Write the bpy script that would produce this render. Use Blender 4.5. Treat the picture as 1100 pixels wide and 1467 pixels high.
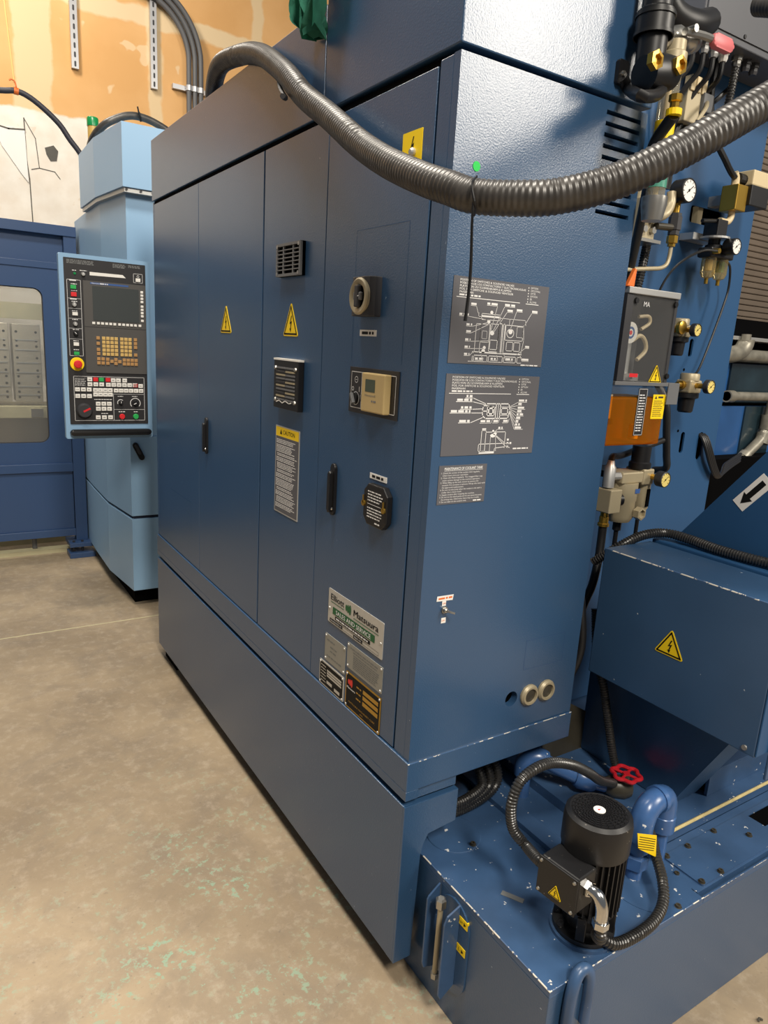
import bpy, bmesh, math, random
from mathutils import Vector, Matrix
random.seed(7)
PI = math.pi
for o in list(bpy.data.objects):
    bpy.data.objects.remove(o, do_unlink=True)
scene = bpy.context.scene
COL = scene.collection

# ------------------------------------------------------------------ camera
cam_data = bpy.data.cameras.new('camera')
cam_data.sensor_fit = 'VERTICAL'
cam_data.sensor_height = 36.0
cam_data.lens = 1006.0 / 1467.0 * 36.0
cam_data.clip_start = 0.02
cam = bpy.data.objects.new('camera', cam_data)
COL.objects.link(cam)
RX = Vector((0.84292402, -0.53490108, 0.05796498))
UP = Vector((0.07653803, 0.22585195, 0.97115026))
BK = Vector((-0.53256082, -0.81416935, 0.23131631))
cam.matrix_world = Matrix(((RX.x, UP.x, BK.x, -0.8626), (RX.y, UP.y, BK.y, -1.1531),
                           (RX.z, UP.z, BK.z, 1.55), (0, 0, 0, 1)))
scene.camera = cam

# ------------------------------------------------------------------ light
world = bpy.data.worlds.new('shop_ambient'); scene.world = world
world.use_nodes = True
world.node_tree.nodes['Background'].inputs[0].default_value = (0.92, 0.95, 1.0, 1)
world.node_tree.nodes['Background'].inputs[1].default_value = 0.15
scene.view_settings.view_transform = 'Standard'
scene.view_settings.look = 'None'
scene.view_settings.exposure = 0.0
scene.view_settings.gamma = 1.0

def area_light(name, loc, target, sx, sy, energy, col):
    d = bpy.data.lights.new(name, 'AREA'); d.shape = 'RECTANGLE'
    d.size = sx; d.size_y = sy; d.energy = energy; d.color = col
    o = bpy.data.objects.new(name, d); COL.objects.link(o)
    o.location = loc
    o.rotation_euler = (Vector(target) - Vector(loc)).to_track_quat('-Z', 'Y').to_euler()
    return o
WARM = (1.0, 0.92, 0.80)
area_light('shop_lamp_near', (3.9, -4.4, 4.7), (0.4, -0.2, 1.0), 1.2, 2.6, 290, WARM)
area_light('fill_light_behind', (-0.9, -3.6, 5.0), (0.2, -0.3, 0.6), 0.6, 1.4, 265, WARM)  # unseen fill light, added to brighten the conveyor cover and near faces
area_light('shop_lamp_aisle', (-0.75, 0.6, 5.4), (-0.9, 0.7, 0.0), 0.4, 1.4, 190, WARM)
area_light('shop_lamp_far', (-1.0, 4.2, 5.4), (0.2, 5.0, 2.6), 0.5, 1.4, 115, WARM)

# ------------------------------------------------------------------ helpers
def lin(c):
    return tuple(((v / 255.0) / 12.92 if v / 255.0 <= 0.04045 else ((v / 255.0 + 0.055) / 1.055) ** 2.4) for v in c)

MATS = {}
def mat(name, rgb, rough=0.5, metal=0.0, spec=0.5, bump=0.0, bscale=300.0, var=0.0, vscale=8.0, chips=None):
    m = bpy.data.materials.new(name); m.use_nodes = True
    nt = m.node_tree; b = nt.nodes['Principled BSDF']
    c = lin(rgb)
    b.inputs['Base Color'].default_value = (*c, 1)
    b.inputs['Roughness'].default_value = rough
    b.inputs['Metallic'].default_value = metal
    b.inputs['Specular IOR Level'].default_value = spec
    tc = nt.nodes.new('ShaderNodeTexCoord')
    geo = nt.nodes.new('ShaderNodeNewGeometry')
    colsock = None
    if var > 0:
        n = nt.nodes.new('ShaderNodeTexNoise'); n.inputs['Scale'].default_value = vscale
        n.inputs['Detail'].default_value = 4
        nt.links.new(geo.outputs['Position'], n.inputs['Vector'])
        r = nt.nodes.new('ShaderNodeMapRange')
        r.inputs[1].default_value = 0.3; r.inputs[2].default_value = 0.7
        r.inputs[3].default_value = 1 - var; r.inputs[4].default_value = 1 + var
        nt.links.new(n.outputs[0], r.inputs[0])
        mx = nt.nodes.new('ShaderNodeMix'); mx.data_type = 'RGBA'; mx.blend_type = 'MULTIPLY'
        mx.inputs[0].default_value = 1.0
        mx.inputs[6].default_value = (*c, 1)
        nt.links.new(r.outputs[0], mx.inputs[7])
        colsock = mx.outputs[2]
    if chips:
        crgb, csc, cth = chips
        n = nt.nodes.new('ShaderNodeTexNoise'); n.inputs['Scale'].default_value = csc
        n.inputs['Detail'].default_value = 3; n.inputs['Roughness'].default_value = 0.6
        nt.links.new(geo.outputs['Position'], n.inputs['Vector'])
        r = nt.nodes.new('ShaderNodeMapRange')
        r.inputs[1].default_value = cth; r.inputs[2].default_value = cth + 0.02
        nt.links.new(n.outputs[0], r.inputs[0])
        mx = nt.nodes.new('ShaderNodeMix'); mx.data_type = 'RGBA'
        nt.links.new(r.outputs[0], mx.inputs[0])
        if colsock: nt.links.new(colsock, mx.inputs[6])
        else: mx.inputs[6].default_value = (*c, 1)
        mx.inputs[7].default_value = (*lin(crgb), 1)
        colsock = mx.outputs[2]
    if colsock: nt.links.new(colsock, b.inputs['Base Color'])
    if bump > 0:
        n = nt.nodes.new('ShaderNodeTexNoise'); n.inputs['Scale'].default_value = bscale
        n.inputs['Detail'].default_value = 1
        nt.links.new(geo.outputs['Position'], n.inputs['Vector'])
        bp = nt.nodes.new('ShaderNodeBump'); bp.inputs['Strength'].default_value = bump
        bp.inputs['Distance'].default_value = 0.001
        nt.links.new(n.outputs[0], bp.inputs['Height'])
        nt.links.new(bp.outputs[0], b.inputs['Normal'])
    MATS[name] = m
    return m

def clear_mat(name, tint, gloss=0.08, rough=0.05, haze=0.0, hazecol=(200, 200, 200)):
    m = bpy.data.materials.new(name); m.use_nodes = True
    nt = m.node_tree
    for n in list(nt.nodes): nt.nodes.remove(n)
    out = nt.nodes.new('ShaderNodeOutputMaterial')
    t = nt.nodes.new('ShaderNodeBsdfTransparent'); t.inputs[0].default_value = (*tint, 1)
    g = nt.nodes.new('ShaderNodeBsdfGlossy'); g.inputs['Roughness'].default_value = rough
    mx = nt.nodes.new('ShaderNodeMixShader'); mx.inputs[0].default_value = gloss
    nt.links.new(t.outputs[0], mx.inputs[1]); nt.links.new(g.outputs[0], mx.inputs[2])
    last = mx
    if haze > 0:
        d = nt.nodes.new('ShaderNodeBsdfDiffuse'); d.inputs[0].default_value = (*lin(hazecol), 1)
        m2 = nt.nodes.new('ShaderNodeMixShader'); m2.inputs[0].default_value = haze
        nt.links.new(mx.outputs[0], m2.inputs[1]); nt.links.new(d.outputs[0], m2.inputs[2]); last = m2
    nt.links.new(last.outputs[0], out.inputs[0])
    MATS[name] = m
    return m

mat('blue', (47, 78, 112), 0.29, spec=0.85, bump=0.30, bscale=270, var=0.03, vscale=3, chips=((150, 165, 185), 70, 0.745))
mat('blue_worn', (56, 84, 120), 0.34, spec=0.6, bump=0.08, bscale=300, var=0.18, vscale=9, chips=((205, 206, 205), 38, 0.672))
mat('blue_cover', (54, 84, 118), 0.34, spec=0.6, bump=0.08, bscale=300, var=0.06, vscale=6, chips=((190, 196, 204), 45, 0.735))
mat('edge_wear', (70, 98, 136), 0.4, var=0.1, vscale=40, chips=((222, 216, 204), 45, 0.50))
mat('tan_plastic', (190, 166, 116), 0.4)
mat('blue_column', (40, 79, 120), 0.42, spec=0.4, bump=0.06, bscale=300, var=0.04, vscale=4)
mat('navy', (54, 80, 120), 0.35, spec=0.5, bump=0.06, bscale=300)
mat('sky_blue', (138, 174, 206), 0.38, spec=0.5, bump=0.06, bscale=300)
mat('pipe_blue', (62, 98, 150), 0.28, spec=0.6, var=0.1, vscale=30, chips=((220, 222, 225), 55, 0.70))
mat('black', (20, 20, 22), 0.4)
mat('matte_black', (5, 5, 6), 0.9, spec=0.05)
mat('rubber', (26, 26, 27), 0.42, spec=0.5)
mat('hose', (60, 57, 54), 0.38, spec=0.6, var=0.35, vscale=35)
mat('conduit', (42, 41, 40), 0.32, spec=0.7, var=0.15, vscale=40)
mat('grey_box', (74, 76, 82), 0.45)
mat('dark_grey', (52, 52, 55), 0.5)
mat('mid_grey', (105, 106, 108), 0.5)
mat('plate_grey', (92, 92, 97), 0.55, spec=0.3)
mat('panel_black', (40, 39, 41), 0.5)
mat('panel_grey', (78, 76, 74), 0.55)
mat('screen', (70, 74, 74), 0.18, spec=0.6)
mat('lcd', (72, 82, 66), 0.3)
mat('white', (232, 230, 225), 0.55)
mat('print_white', (226, 226, 226), 0.6, spec=0.2)
mat('print_black', (18, 18, 18), 0.6, spec=0.2)
mat('print_grey', (120, 122, 122), 0.6, spec=0.2)
mat('yellow', (250, 212, 10), 0.5)
mat('pale_yellow', (226, 205, 120), 0.5)
mat('red', (214, 38, 44), 0.45)
mat('green', (44, 168, 84), 0.45)
mat('dot_green', (30, 200, 80), 0.6)
mat('logo_green', (18, 92, 50), 0.5)
mat('logo_red', (216, 46, 40), 0.5)
mat('gold_key', (206, 172, 104), 0.5)
mat('gold_key_dim', (176, 134, 84), 0.5)
mat('beige', (206, 188, 150), 0.45)
mat('steel', (176, 174, 168), 0.32, metal=0.9)
mat('aluminium', (190, 190, 188), 0.42, metal=0.7)
mat('plate_silver', (196, 194, 188), 0.42, metal=0.35)
mat('plate_dull', (150, 150, 144), 0.45, metal=0.3)
mat('cast', (172, 160, 132), 0.45, metal=0.25, spec=0.5)
mat('brass', (196, 158, 70), 0.3, metal=0.9)
mat('chrome', (210, 210, 208), 0.16, metal=1.0)
mat('pump_black', (24, 24, 26), 0.42, spec=0.5, chips=((120, 116, 110), 90, 0.70))
mat('valve_red', (196, 32, 44), 0.4)
mat('handle_pink', (206, 108, 112), 0.45)
mat('orange', (226, 112, 40), 0.5)
mat('cloth_green', (72, 142, 120), 0.85, spec=0.1, var=0.2, vscale=30)
mat('conduit_grey', (92, 92, 94), 0.5)
mat('galv', (188, 188, 190), 0.35, metal=0.6)
mat('cable', (50, 50, 58), 0.5)
mat('string', (250, 205, 130), 0.7)
mat('fixture', (176, 168, 152), 0.42, metal=0.3, var=0.12, vscale=6)
mat('rail_cream', (196, 188, 152), 0.6, var=0.1)
mat('brown_plate', (60, 56, 46), 0.4, var=0.2, vscale=12)
mat('gold_edge', (214, 196, 140), 0.4, metal=0.2, var=0.15, vscale=30)
mat('oily_blue', (42, 84, 138), 0.2, spec=0.7, var=0.2, vscale=3)
mat('oily_dark', (30, 46, 54), 0.15, spec=0.8, var=0.5, vscale=5)
mat('pipe_grey', (140, 136, 124), 0.4, metal=0.4, var=0.25, vscale=20)
mat('shutter', (104, 92, 80), 0.5, var=0.1)
mat('amber', (196, 120, 28), 0.3)
mat('teal', (70, 140, 120), 0.4)
mat('lamp_green', (18, 132, 72), 0.3)
mat('lamp_amber', (206, 170, 96), 0.4)
mat('navy_dark', (16, 24, 44), 0.5)
mat('paint_strip_blue', (60, 92, 150), 0.4)
clear_mat('pane', (0.86, 0.87, 0.86), 0.07, 0.12, 0.14, (190, 188, 182))
clear_mat('acrylic', (0.95, 0.95, 0.94), 0.06, 0.12, 0.05)
clear_mat('tube_clear', (0.90, 0.87, 0.78), 0.16, 0.08, 0.16, (225, 215, 190))
clear_mat('oil', (0.95, 0.56, 0.14), 0.05, 0.06, 0.22, (226, 130, 20))
clear_mat('bowl', (0.86, 0.78, 0.55), 0.14, 0.08, 0.2, (220, 190, 120))

def frame(o, u, v):
    u = Vector(u).normalized(); v = Vector(v).normalized(); n = u.cross(v)
    o = Vector(o)
    return Matrix(((u.x, v.x, n.x, o.x), (u.y, v.y, n.y, o.y), (u.z, v.z, n.z, o.z), (0, 0, 0, 1)))
def FRONT(y, z, x=0.0): return frame((x, y, z), (0, -1, 0), (0, 0, 1))       # faces -X
def SIDE(x, z, y=0.0): return frame((x, y, z), (1, 0, 0), (0, 0, 1))          # faces -Y
def TOP(x, y, z): return frame((x, y, z), (1, 0, 0), (0, 1, 0))

_font_cache = {}
def glyphs(s):
    if s in _font_cache: return _font_cache[s]
    cu = bpy.data.curves.new('txt', 'FONT'); cu.body = s; cu.resolution_u = 2
    ob = bpy.data.objects.new('txt', cu)
    COL.objects.link(ob)
    dg = bpy.context.evaluated_depsgraph_get()
    me = bpy.data.meshes.new_from_object(ob.evaluated_get(dg))
    vs = [(v.co.x, v.co.y) for v in me.vertices]
    fs = [tuple(p.vertices) for p in me.polygons]
    bpy.data.objects.remove(ob, do_unlink=True); bpy.data.curves.remove(cu); bpy.data.meshes.remove(me)
    _font_cache[s] = (vs, fs)
    return vs, fs

def spline(pts, n):
    P = [Vector(p) for p in pts]
    if len(P) == 2: return [P[0].lerp(P[1], i / n) for i in range(n + 1)]
    P = [P[0] * 2 - P[1]] + P + [P[-1] * 2 - P[-2]]
    dense = []
    for i in range(1, len(P) - 2):
        a, b, c, d = P[i - 1], P[i], P[i + 1], P[i + 2]
        for k in range(24):
            t = k / 24.0
            dense.append(0.5 * ((2 * b) + (c - a) * t + (2 * a - 5 * b + 4 * c - d) * t * t + (3 * b - a - 3 * c + d) * t ** 3))
    dense.append(P[-2])
    L = [0.0]
    for i in range(1, len(dense)): L.append(L[-1] + (dense[i] - dense[i - 1]).length)
    out = []; j = 0
    for k in range(n + 1):
        s = L[-1] * k / n
        while j < len(L) - 2 and L[j + 1] < s: j += 1
        t = (s - L[j]) / max(1e-9, L[j + 1] - L[j])
        out.append(dense[j].lerp(dense[j + 1], min(1, max(0, t))))
    return out
def path_len(pts):
    d = spline(pts, 60)
    return sum((d[i + 1] - d[i]).length for i in range(60))

class MB:
    def __init__(self, M=None):
        self.bm = bmesh.new(); self.M = M or Matrix.Identity(4); self.flat = True
    def v(self, p): return self.bm.verts.new(self.M @ Vector(p))
    def f(self, vs):
        try: return self.bm.faces.new(vs)
        except ValueError: return None
    def box(self, x0, x1, y0, y1, z0, z1, bev=0.0, R=None, seg=2):
        vs = []
        for x in (x0, x1):
            for y in (y0, y1):
                for z in (z0, z1):
                    p = Vector((x, y, z))
                    if R: p = R @ p
                    vs.append(self.v(p))
        idx = [(0, 1, 3, 2), (4, 6, 7, 5), (0, 4, 5, 1), (2, 3, 7, 6), (0, 2, 6, 4), (1, 5, 7, 3)]
        fs = [self.f([vs[i] for i in q]) for q in idx]
        if bev > 0:
            es = list({e for fa in fs for e in fa.edges})
            bmesh.ops.bevel(self.bm, geom=es, offset=bev, segments=seg, affect='EDGES', profile=0.5)
        return self
    def quad(self, u0, v0, u1, v1, n=0.0):
        self.f([self.v(p) for p in ((u0, v0, n), (u1, v0, n), (u1, v1, n), (u0, v1, n))]); return self
    def poly(self, pts, n=0.0):
        self.f([self.v((p[0], p[1], n)) for p in pts]); return self
    def stroke(self, pts, w, n=0.0, closed=False):
        pts = [Vector((p[0], p[1])) for p in pts]
        if closed: pts = pts + [pts[0]]
        for a, b in zip(pts, pts[1:]):
            d = b - a
            if d.length < 1e-6: continue
            d = d.normalized() * w / 2; q = Vector((-d.y, d.x))
            self.f([self.v((c.x, c.y, n)) for c in (a - d - q, b + d - q, b + d + q, a - d + q)])
        return self
    def prism(self, pts, n0, n1, bev=0.0):
        a = [self.v((p[0], p[1], n0)) for p in pts]; b = [self.v((p[0], p[1], n1)) for p in pts]
        k = len(pts)
        fs = [self.f(list(reversed(a))), self.f(b)]
        for i in range(k): fs.append(self.f([a[i], a[(i + 1) % k], b[(i + 1) % k], b[i]]))
        if bev > 0:
            es = [e for e in fs[1].edges] + [e for e in fs[0].edges]
            bmesh.ops.bevel(self.bm, geom=es, offset=bev, segments=2, affect='EDGES', profile=0.5)
        return self
    def plate(self, outer, holes, n0, n1):
        """flat plate with holes, thickness n0..n1"""
        loops = [outer] + holes
        for nn in (n0, n1):
            es = []
            for lp in loops:
                vs = [self.v((p[0], p[1], nn)) for p in lp]
                for i in range(len(vs)): es.append(self.bm.edges.new((vs[i], vs[(i + 1) % len(vs)])))
            bmesh.ops.triangle_fill(self.bm, edges=es, use_beauty=True)
        for lp in loops:
            a = [self.v((p[0], p[1], n0)) for p in lp]; b = [self.v((p[0], p[1], n1)) for p in lp]
            for i in range(len(lp)): self.f([a[i], a[(i + 1) % len(lp)], b[(i + 1) % len(lp)], b[i]])
        return self
    def tube(self, pts, r, seg=10, n=None, caps=True, ends=None):
        if n is None: n = max(2, (len(pts) - 1) * 8)
        P = spline(pts, n)
        T = []
        for i in range(n + 1):
            a = P[max(0, i - 1)]; b = P[min(n, i + 1)]; T.append((b - a).normalized())
        up = Vector((0, 0, 1)) if abs(T[0].z) < 0.9 else Vector((1, 0, 0))
        N = (up - T[0] * up.dot(T[0])).normalized()
        rings = []
        for i in range(n + 1):
            N = (N - T[i] * N.dot(T[i])).normalized(); B = T[i].cross(N)
            rr = r(i, i / n) if callable(r) else r
            rings.append([self.v(P[i] + (N * math.cos(2 * PI * k / seg) + B * math.sin(2 * PI * k / seg)) * rr) for k in range(seg)])
        for i in range(n):
            for k in range(seg):
                self.f([rings[i][k], rings[i][(k + 1) % seg], rings[i + 1][(k + 1) % seg], rings[i + 1][k]])
        if caps: self.f(list(reversed(rings[0]))); self.f(rings[-1])
        return self
    def lathe(self, prof, o, axis=(0, 0, 1), seg=24, caps=True):
        ax = Vector(axis).normalized(); o = Vector(o)
        up = Vector((0, 0, 1)) if abs(ax.z) < 0.9 else Vector((1, 0, 0))
        N = (up - ax * up.dot(ax)).normalized(); B = ax.cross(N)
        rings = []
        for r, h in prof:
            rings.append([self.v(o + ax * h + (N * math.cos(2 * PI * k / seg) + B * math.sin(2 * PI * k / seg)) * max(r, 1e-5)) for k in range(seg)])
        for i in range(len(rings) - 1):
            for k in range(seg):
                self.f([rings[i][k], rings[i][(k + 1) % seg], rings[i + 1][(k + 1) % seg], rings[i + 1][k]])
        if caps: self.f(list(reversed(rings[0]))); self.f(rings[-1])
        return self
    def cyl(self, p0, p1, r, seg=16, r1=None):
        p0 = Vector(p0); p1 = Vector(p1)
        return self.lathe([(r, 0), (r if r1 is None else r1, (p1 - p0).length)], p0, p1 - p0, seg)
    def ring(self, cu, cv, r0, r1, n=0.0, seg=28, a0=0.0, a1=2 * PI):
        for k in range(seg):
            t0 = a0 + (a1 - a0) * k / seg; t1 = a0 + (a1 - a0) * (k + 1) / seg
            self.f([self.v((cu + r * math.cos(t), cv + r * math.sin(t), n)) for r, t in ((r0, t0), (r1, t0), (r1, t1), (r0, t1))])
        return self
    def disc(self, cu, cv, r, n=0.0, seg=20, ry=None):
        self.f([self.v((cu + r * math.cos(2 * PI * k / seg), cv + (ry or r) * math.sin(2 * PI * k / seg), n)) for k in range(seg)]); return self
    def text(self, s, u, v, h, n=0.0, width=None, align='L', bold=0.0):
        vs, fs = glyphs(s)
        if not vs: return self
        x0 = min(p[0] for p in vs); x1 = max(p[0] for p in vs)
        sc = h / 0.73; sx = sc if width is None else width / (x1 - x0)
        w = (x1 - x0) * sx
        du = u if align == 'L' else (u - w / 2 if align == 'C' else u - w)
        for off in ([0.0] if bold == 0 else [-bold, bold]):
            nv = [self.v((du + (p[0] - x0) * sx + off, v + p[1] * sc, n + (0 if off <= 0 else 0.00002))) for p in vs]
            for q in fs: self.f([nv[i] for i in q])
        return self
    def words(self, u, v, width, h, n=0.0, ragged=0.3, rng=random):
        x = 0.0; W = width * (1 - ragged * rng.random())
        while x < W:
            w = h * rng.uniform(0.9, 4.5); w = min(w, W - x)
            if w > h * 0.4: self.quad(u + x, v, u + x + w, v + h, n)
            x += w + h * 0.7
        return self
    def build(self, name, m, parent=None, smooth=None, recalc=True, kind=None, label=None):
        bm = self.bm
        if recalc and bm.faces: bmesh.ops.recalc_face_normals(bm, faces=bm.faces)
        me = bpy.data.meshes.new(name)
        xs = [v.co for v in bm.verts]
        lo = Vector((min(c.x for c in xs), min(c.y for c in xs), min(c.z for c in xs)))
        hi = Vector((max(c.x for c in xs), max(c.y for c in xs), max(c.z for c in xs)))
        c = (lo + hi) / 2
        bmesh.ops.translate(bm, verts=bm.verts, vec=-c)
        bm.to_mesh(me); bm.free()
        me.materials.append(MATS[m] if isinstance(m, str) else m)
        if smooth:
            for p in me.polygons: p.use_smooth = True
            me.set_sharp_from_angle(angle=math.radians(smooth))
        o = bpy.data.objects.new(name, me); COL.objects.link(o)
        if parent:
            o.parent = parent; o.location = c - wloc(parent)
        else: o.location = c
        if kind: o['kind'] = kind
        if label: o['label'] = label
        return o
    def flat_build(self, name, m, parent, **k): return self.build(name, m, parent, recalc=False, **k)

def wloc(o):
    l = Vector(o.location)
    while o.parent: o = o.parent; l += o.location
    return l
def thing(name, label, cat, loc, group=None):
    o = bpy.data.objects.new(name, None); COL.objects.link(o); o.location = loc
    o.empty_display_size = 0.05
    return tag(o, label, cat, group)
def tag(o, label, cat, group=None):
    o['label'] = label; o['category'] = cat
    if group: o['group'] = group
    return o
def struct(o): o['kind'] = 'structure'; return o
def inst(o, parent, loc, name=None, rotz=None):
    """another object sharing o's mesh, placed at world loc"""
    c = bpy.data.objects.new(name or o.name.split('.')[0], o.data); COL.objects.link(c)
    c.parent = parent; c.location = Vector(loc) - (wloc(parent) if parent else Vector((0, 0, 0)))
    if rotz is not None: c.rotation_euler = (0, 0, rotz)
    return c
def rect(u0, v0, u1, v1): return [(u0, v0), (u1, v0), (u1, v1), (u0, v1)]
def circ(cu, cv, r, k=20): return [(cu + r * math.cos(2 * PI * i / k), cv + r * math.sin(2 * PI * i / k)) for i in range(k)]
def rrect(u0, v0, u1, v1, r, k=5):
    out = []
    for cx, cy, a in ((u1 - r, v0 + r, -PI / 2), (u1 - r, v1 - r, 0), (u0 + r, v1 - r, PI / 2), (u0 + r, v0 + r, PI)):
        for i in range(k + 1): out.append((cx + r * math.cos(a + PI / 2 * i / k), cy + r * math.sin(a + PI / 2 * i / k)))
    return out
def stadium(cu, cv, w, h, k=8): return rrect(cu - w / 2, cv - h / 2, cu + w / 2, cv + h / 2, min(w, h) / 2 - 1e-5, k)

BOLT = [(0.06, 1.0), (-0.16, 0.45), (0.04, 0.52), (-0.06, 0.18), (-0.16, 0.20), (0.02, -0.06), (0.12, 0.24), (0.04, 0.20), (0.20, 0.68), (-0.01, 0.60), (0.18, 1.0)]
def warn_triangle(M, w, h, parent, label=None):
    """yellow high-voltage triangle, base centred at the frame's origin"""
    p = MB(M); r = w * 0.05
    base = []
    cs = [(-w / 2, 0), (w / 2, 0), (0, h)]
    for i in range(3):
        c = Vector(cs[i]); a = (Vector(cs[i - 1]) - c).normalized(); b = (Vector(cs[(i + 1) % 3]) - c).normalized()
        for k in range(5):
            t = k / 4.0
            base.append(tuple(c + a * r * 2 * (1 - t) ** 2 + b * r * 2 * t ** 2))
    p.prism(base, 0.0, 0.0012)
    o = p.build('warning_triangle', 'yellow', parent, label=label)
    q = MB(M)
    k = 0.80; cx, cy = 0, h / 3.0
    tri = [((x - cx) * k, cy + (y - cy) * k) for x, y in cs]
    q.stroke(tri, w * 0.045, 0.0017, True)
    q.poly([(x * h * 0.46, h * 0.14 + y * h * 0.46) for x, y in BOLT], 0.0017)
    q.flat_build('triangle_print', 'print_black', o)
    return o

def conduit(name, label, pts, r=0.012, pitch=0.0075, m='conduit', seg=12, cat='conduit', parent=None, depth=0.16, group=None):
    L = path_len(pts); rings = max(6, int(L / pitch)); n = rings * 4
    prof = (1.0, 1.0, 1 - depth, 1 - depth)
    mb = MB(); mb.tube(pts, lambda i, t: r * prof[i % 4], seg, n)
    o = mb.build(name, m, parent, smooth=30)
    if not parent: tag(o, label, cat, group)
    return o

# ------------------------------------------------------------------ materials of the setting
def floor_material():
    m = bpy.data.materials.new('concrete'); m.use_nodes = True; nt = m.node_tree
    b = nt.nodes['Principled BSDF']; L = nt.links
    geo = nt.nodes.new('ShaderNodeNewGeometry')
    def noise(sc, det=6, rough=0.6, dist=0.0):
        n = nt.nodes.new('ShaderNodeTexNoise'); n.inputs['Scale'].default_value = sc
        n.inputs['Detail'].default_value = det; n.inputs['Roughness'].default_value = rough; n.inputs['Distortion'].default_value = dist
        L.new(geo.outputs['Position'], n.inputs['Vector']); return n.outputs[0]
    def rng(s, a, b_, c=0.0, d=1.0):
        r = nt.nodes.new('ShaderNodeMapRange'); L.new(s, r.inputs[0])
        for i, x in enumerate((a, b_, c, d)): r.inputs[i + 1].default_value = x
        return r.outputs[0]
    def mix(f, a, c, mode='MIX'):
        x = nt.nodes.new('ShaderNodeMix'); x.data_type = 'RGBA'; x.blend_type = mode
        if isinstance(f, float): x.inputs[0].default_value = f
        else: L.new(f, x.inputs[0])
        for s, i in ((a, 6), (c, 7)):
            if isinstance(s, tuple): x.inputs[i].default_value = (*lin(s), 1)
            else: L.new(s, x.inputs[i])
        return x.outputs[2]
    def mul(a, c):
        x = nt.nodes.new('ShaderNodeMath'); x.operation = 'MULTIPLY'; L.new(a, x.inputs[0]); L.new(c, x.inputs[1]); return x.outputs[0]
    c = mix(rng(noise(1.3, 5), 0.38, 0.66), (142, 126, 104), (172, 154, 128))
    c = mix(rng(noise(4.5, 7, 0.7, 0.6), 0.45, 0.72, 0, 0.6), c, (122, 112, 100))
    c = mix(rng(noise(22, 8, 0.75), 0.5, 0.75, 0, 0.5), c, (198, 184, 164))
    c = mix(rng(noise(70, 4, 0.7), 0.62, 0.70, 0, 0.5), c, (110, 100, 88))
    sx = nt.nodes.new('ShaderNodeVectorMath'); sx.operation = 'DISTANCE'; L.new(geo.outputs['Position'], sx.inputs[0]); sx.inputs[1].default_value = (-0.35, 0.36, 0.0)
    flecks = mul(rng(noise(44, 5, 0.75), 0.545, 0.575), mul(rng(sx.outputs['Value'], 0.95, 0.15), rng(noise(5, 3, 0.6), 0.46, 0.60)))
    c = mix(flecks, c, (146, 170, 146))
    L.new(c, b.inputs['Base Color'])
    L.new(rng(noise(6, 5), 0.3, 0.7, 0.34, 0.6), b.inputs['Roughness'])
    bp = nt.nodes.new('ShaderNodeBump'); bp.inputs['Strength'].default_value = 0.25; bp.inputs['Distance'].default_value = 0.004
    L.new(noise(60, 6, 0.7), bp.inputs['Height']); L.new(bp.outputs[0], b.inputs['Normal'])
    return m

def wall_material():
    """unpainted drywall with taped joints above, white paint below"""
    m = bpy.data.materials.new('drywall'); m.use_nodes = True; nt = m.node_tree
    b = nt.nodes['Principled BSDF']; L = nt.links
    b.inputs['Roughness'].default_value = 0.85
    geo = nt.nodes.new('ShaderNodeNewGeometry')
    sep = nt.nodes.new('ShaderNodeSeparateXYZ'); L.new(geo.outputs['Position'], sep.inputs[0])
    def noise(sc, det=5):
        n = nt.nodes.new('ShaderNodeTexNoise'); n.inputs['Scale'].default_value = sc; n.inputs['Detail'].default_value = det
        L.new(geo.outputs['Position'], n.inputs['Vector']); return n.outputs[0]
    def math_(op, a, c):
        x = nt.nodes.new('ShaderNodeMath'); x.operation = op
        for i, s in enumerate((a, c)):
            if isinstance(s, (int, float)): x.inputs[i].default_value = s
            else: L.new(s, x.inputs[i])
        return x.outputs[0]
    def mix(f, a, c):
        x = nt.nodes.new('ShaderNodeMix'); x.data_type = 'RGBA'; L.new(f, x.inputs[0])
        for s, i in ((a, 6), (c, 7)):
            if isinstance(s, tuple): x.inputs[i].default_value = (*lin(s), 1)
            else: L.new(s, x.inputs[i])
        return x.outputs[2]
    def step(s, a, c, d0=0.0, d1=1.0):
        r = nt.nodes.new('ShaderNodeMapRange'); L.new(s, r.inputs[0])
        for i, x in enumerate((a, c, d0, d1)): r.inputs[i + 1].default_value = x
        return r.outputs[0]
    wob = math_('MULTIPLY', math_('SUBTRACT', noise(3.5, 6), 0.5), 0.16)
    X = math_('ADD', sep.outputs[0], wob); Z = math_('ADD', sep.outputs[2], wob)
    col = mix(step(noise(2.0), 0.35, 0.65), (214, 164, 104), (224, 176, 118))
    def band(s, c0, hw, soft=0.012, amt=0.85):
        d = math_('ABSOLUTE', math_('SUBTRACT', s, c0), 0.0)
        return step(d, hw + soft, hw - soft, 0.0, amt)
    for c0, hw in ((0.07, 0.15), (1.07, 0.065), (2.05, 0.06), (-1.0, 0.08), (3.1, 0.08), (4.2, 0.08)):
        col = mix(band(X, c0, hw), col, (224, 200, 160))
    col = mix(band(Z, 4.235, 0.07), col, (226, 204, 166))
    spots = step(noise(4.6, 2), 0.70, 0.72, 0.0, 0.6)
    col = mix(spots, col, (232, 208, 170))
    white = step(Z, 3.32, 3.30)
    paint = mix(step(noise(6), 0.35, 0.7), (226, 216, 202), (238, 232, 222))
    stain = step(noise(9, 6), 0.66, 0.70, 0.0, 0.35)
    paint = mix(stain, paint, (205, 178, 146))
    col = mix(white, col, paint)
    L.new(col, b.inputs['Base Color'])
    return m
MATS['concrete'] = floor_material()
MATS['drywall'] = wall_material()

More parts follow.
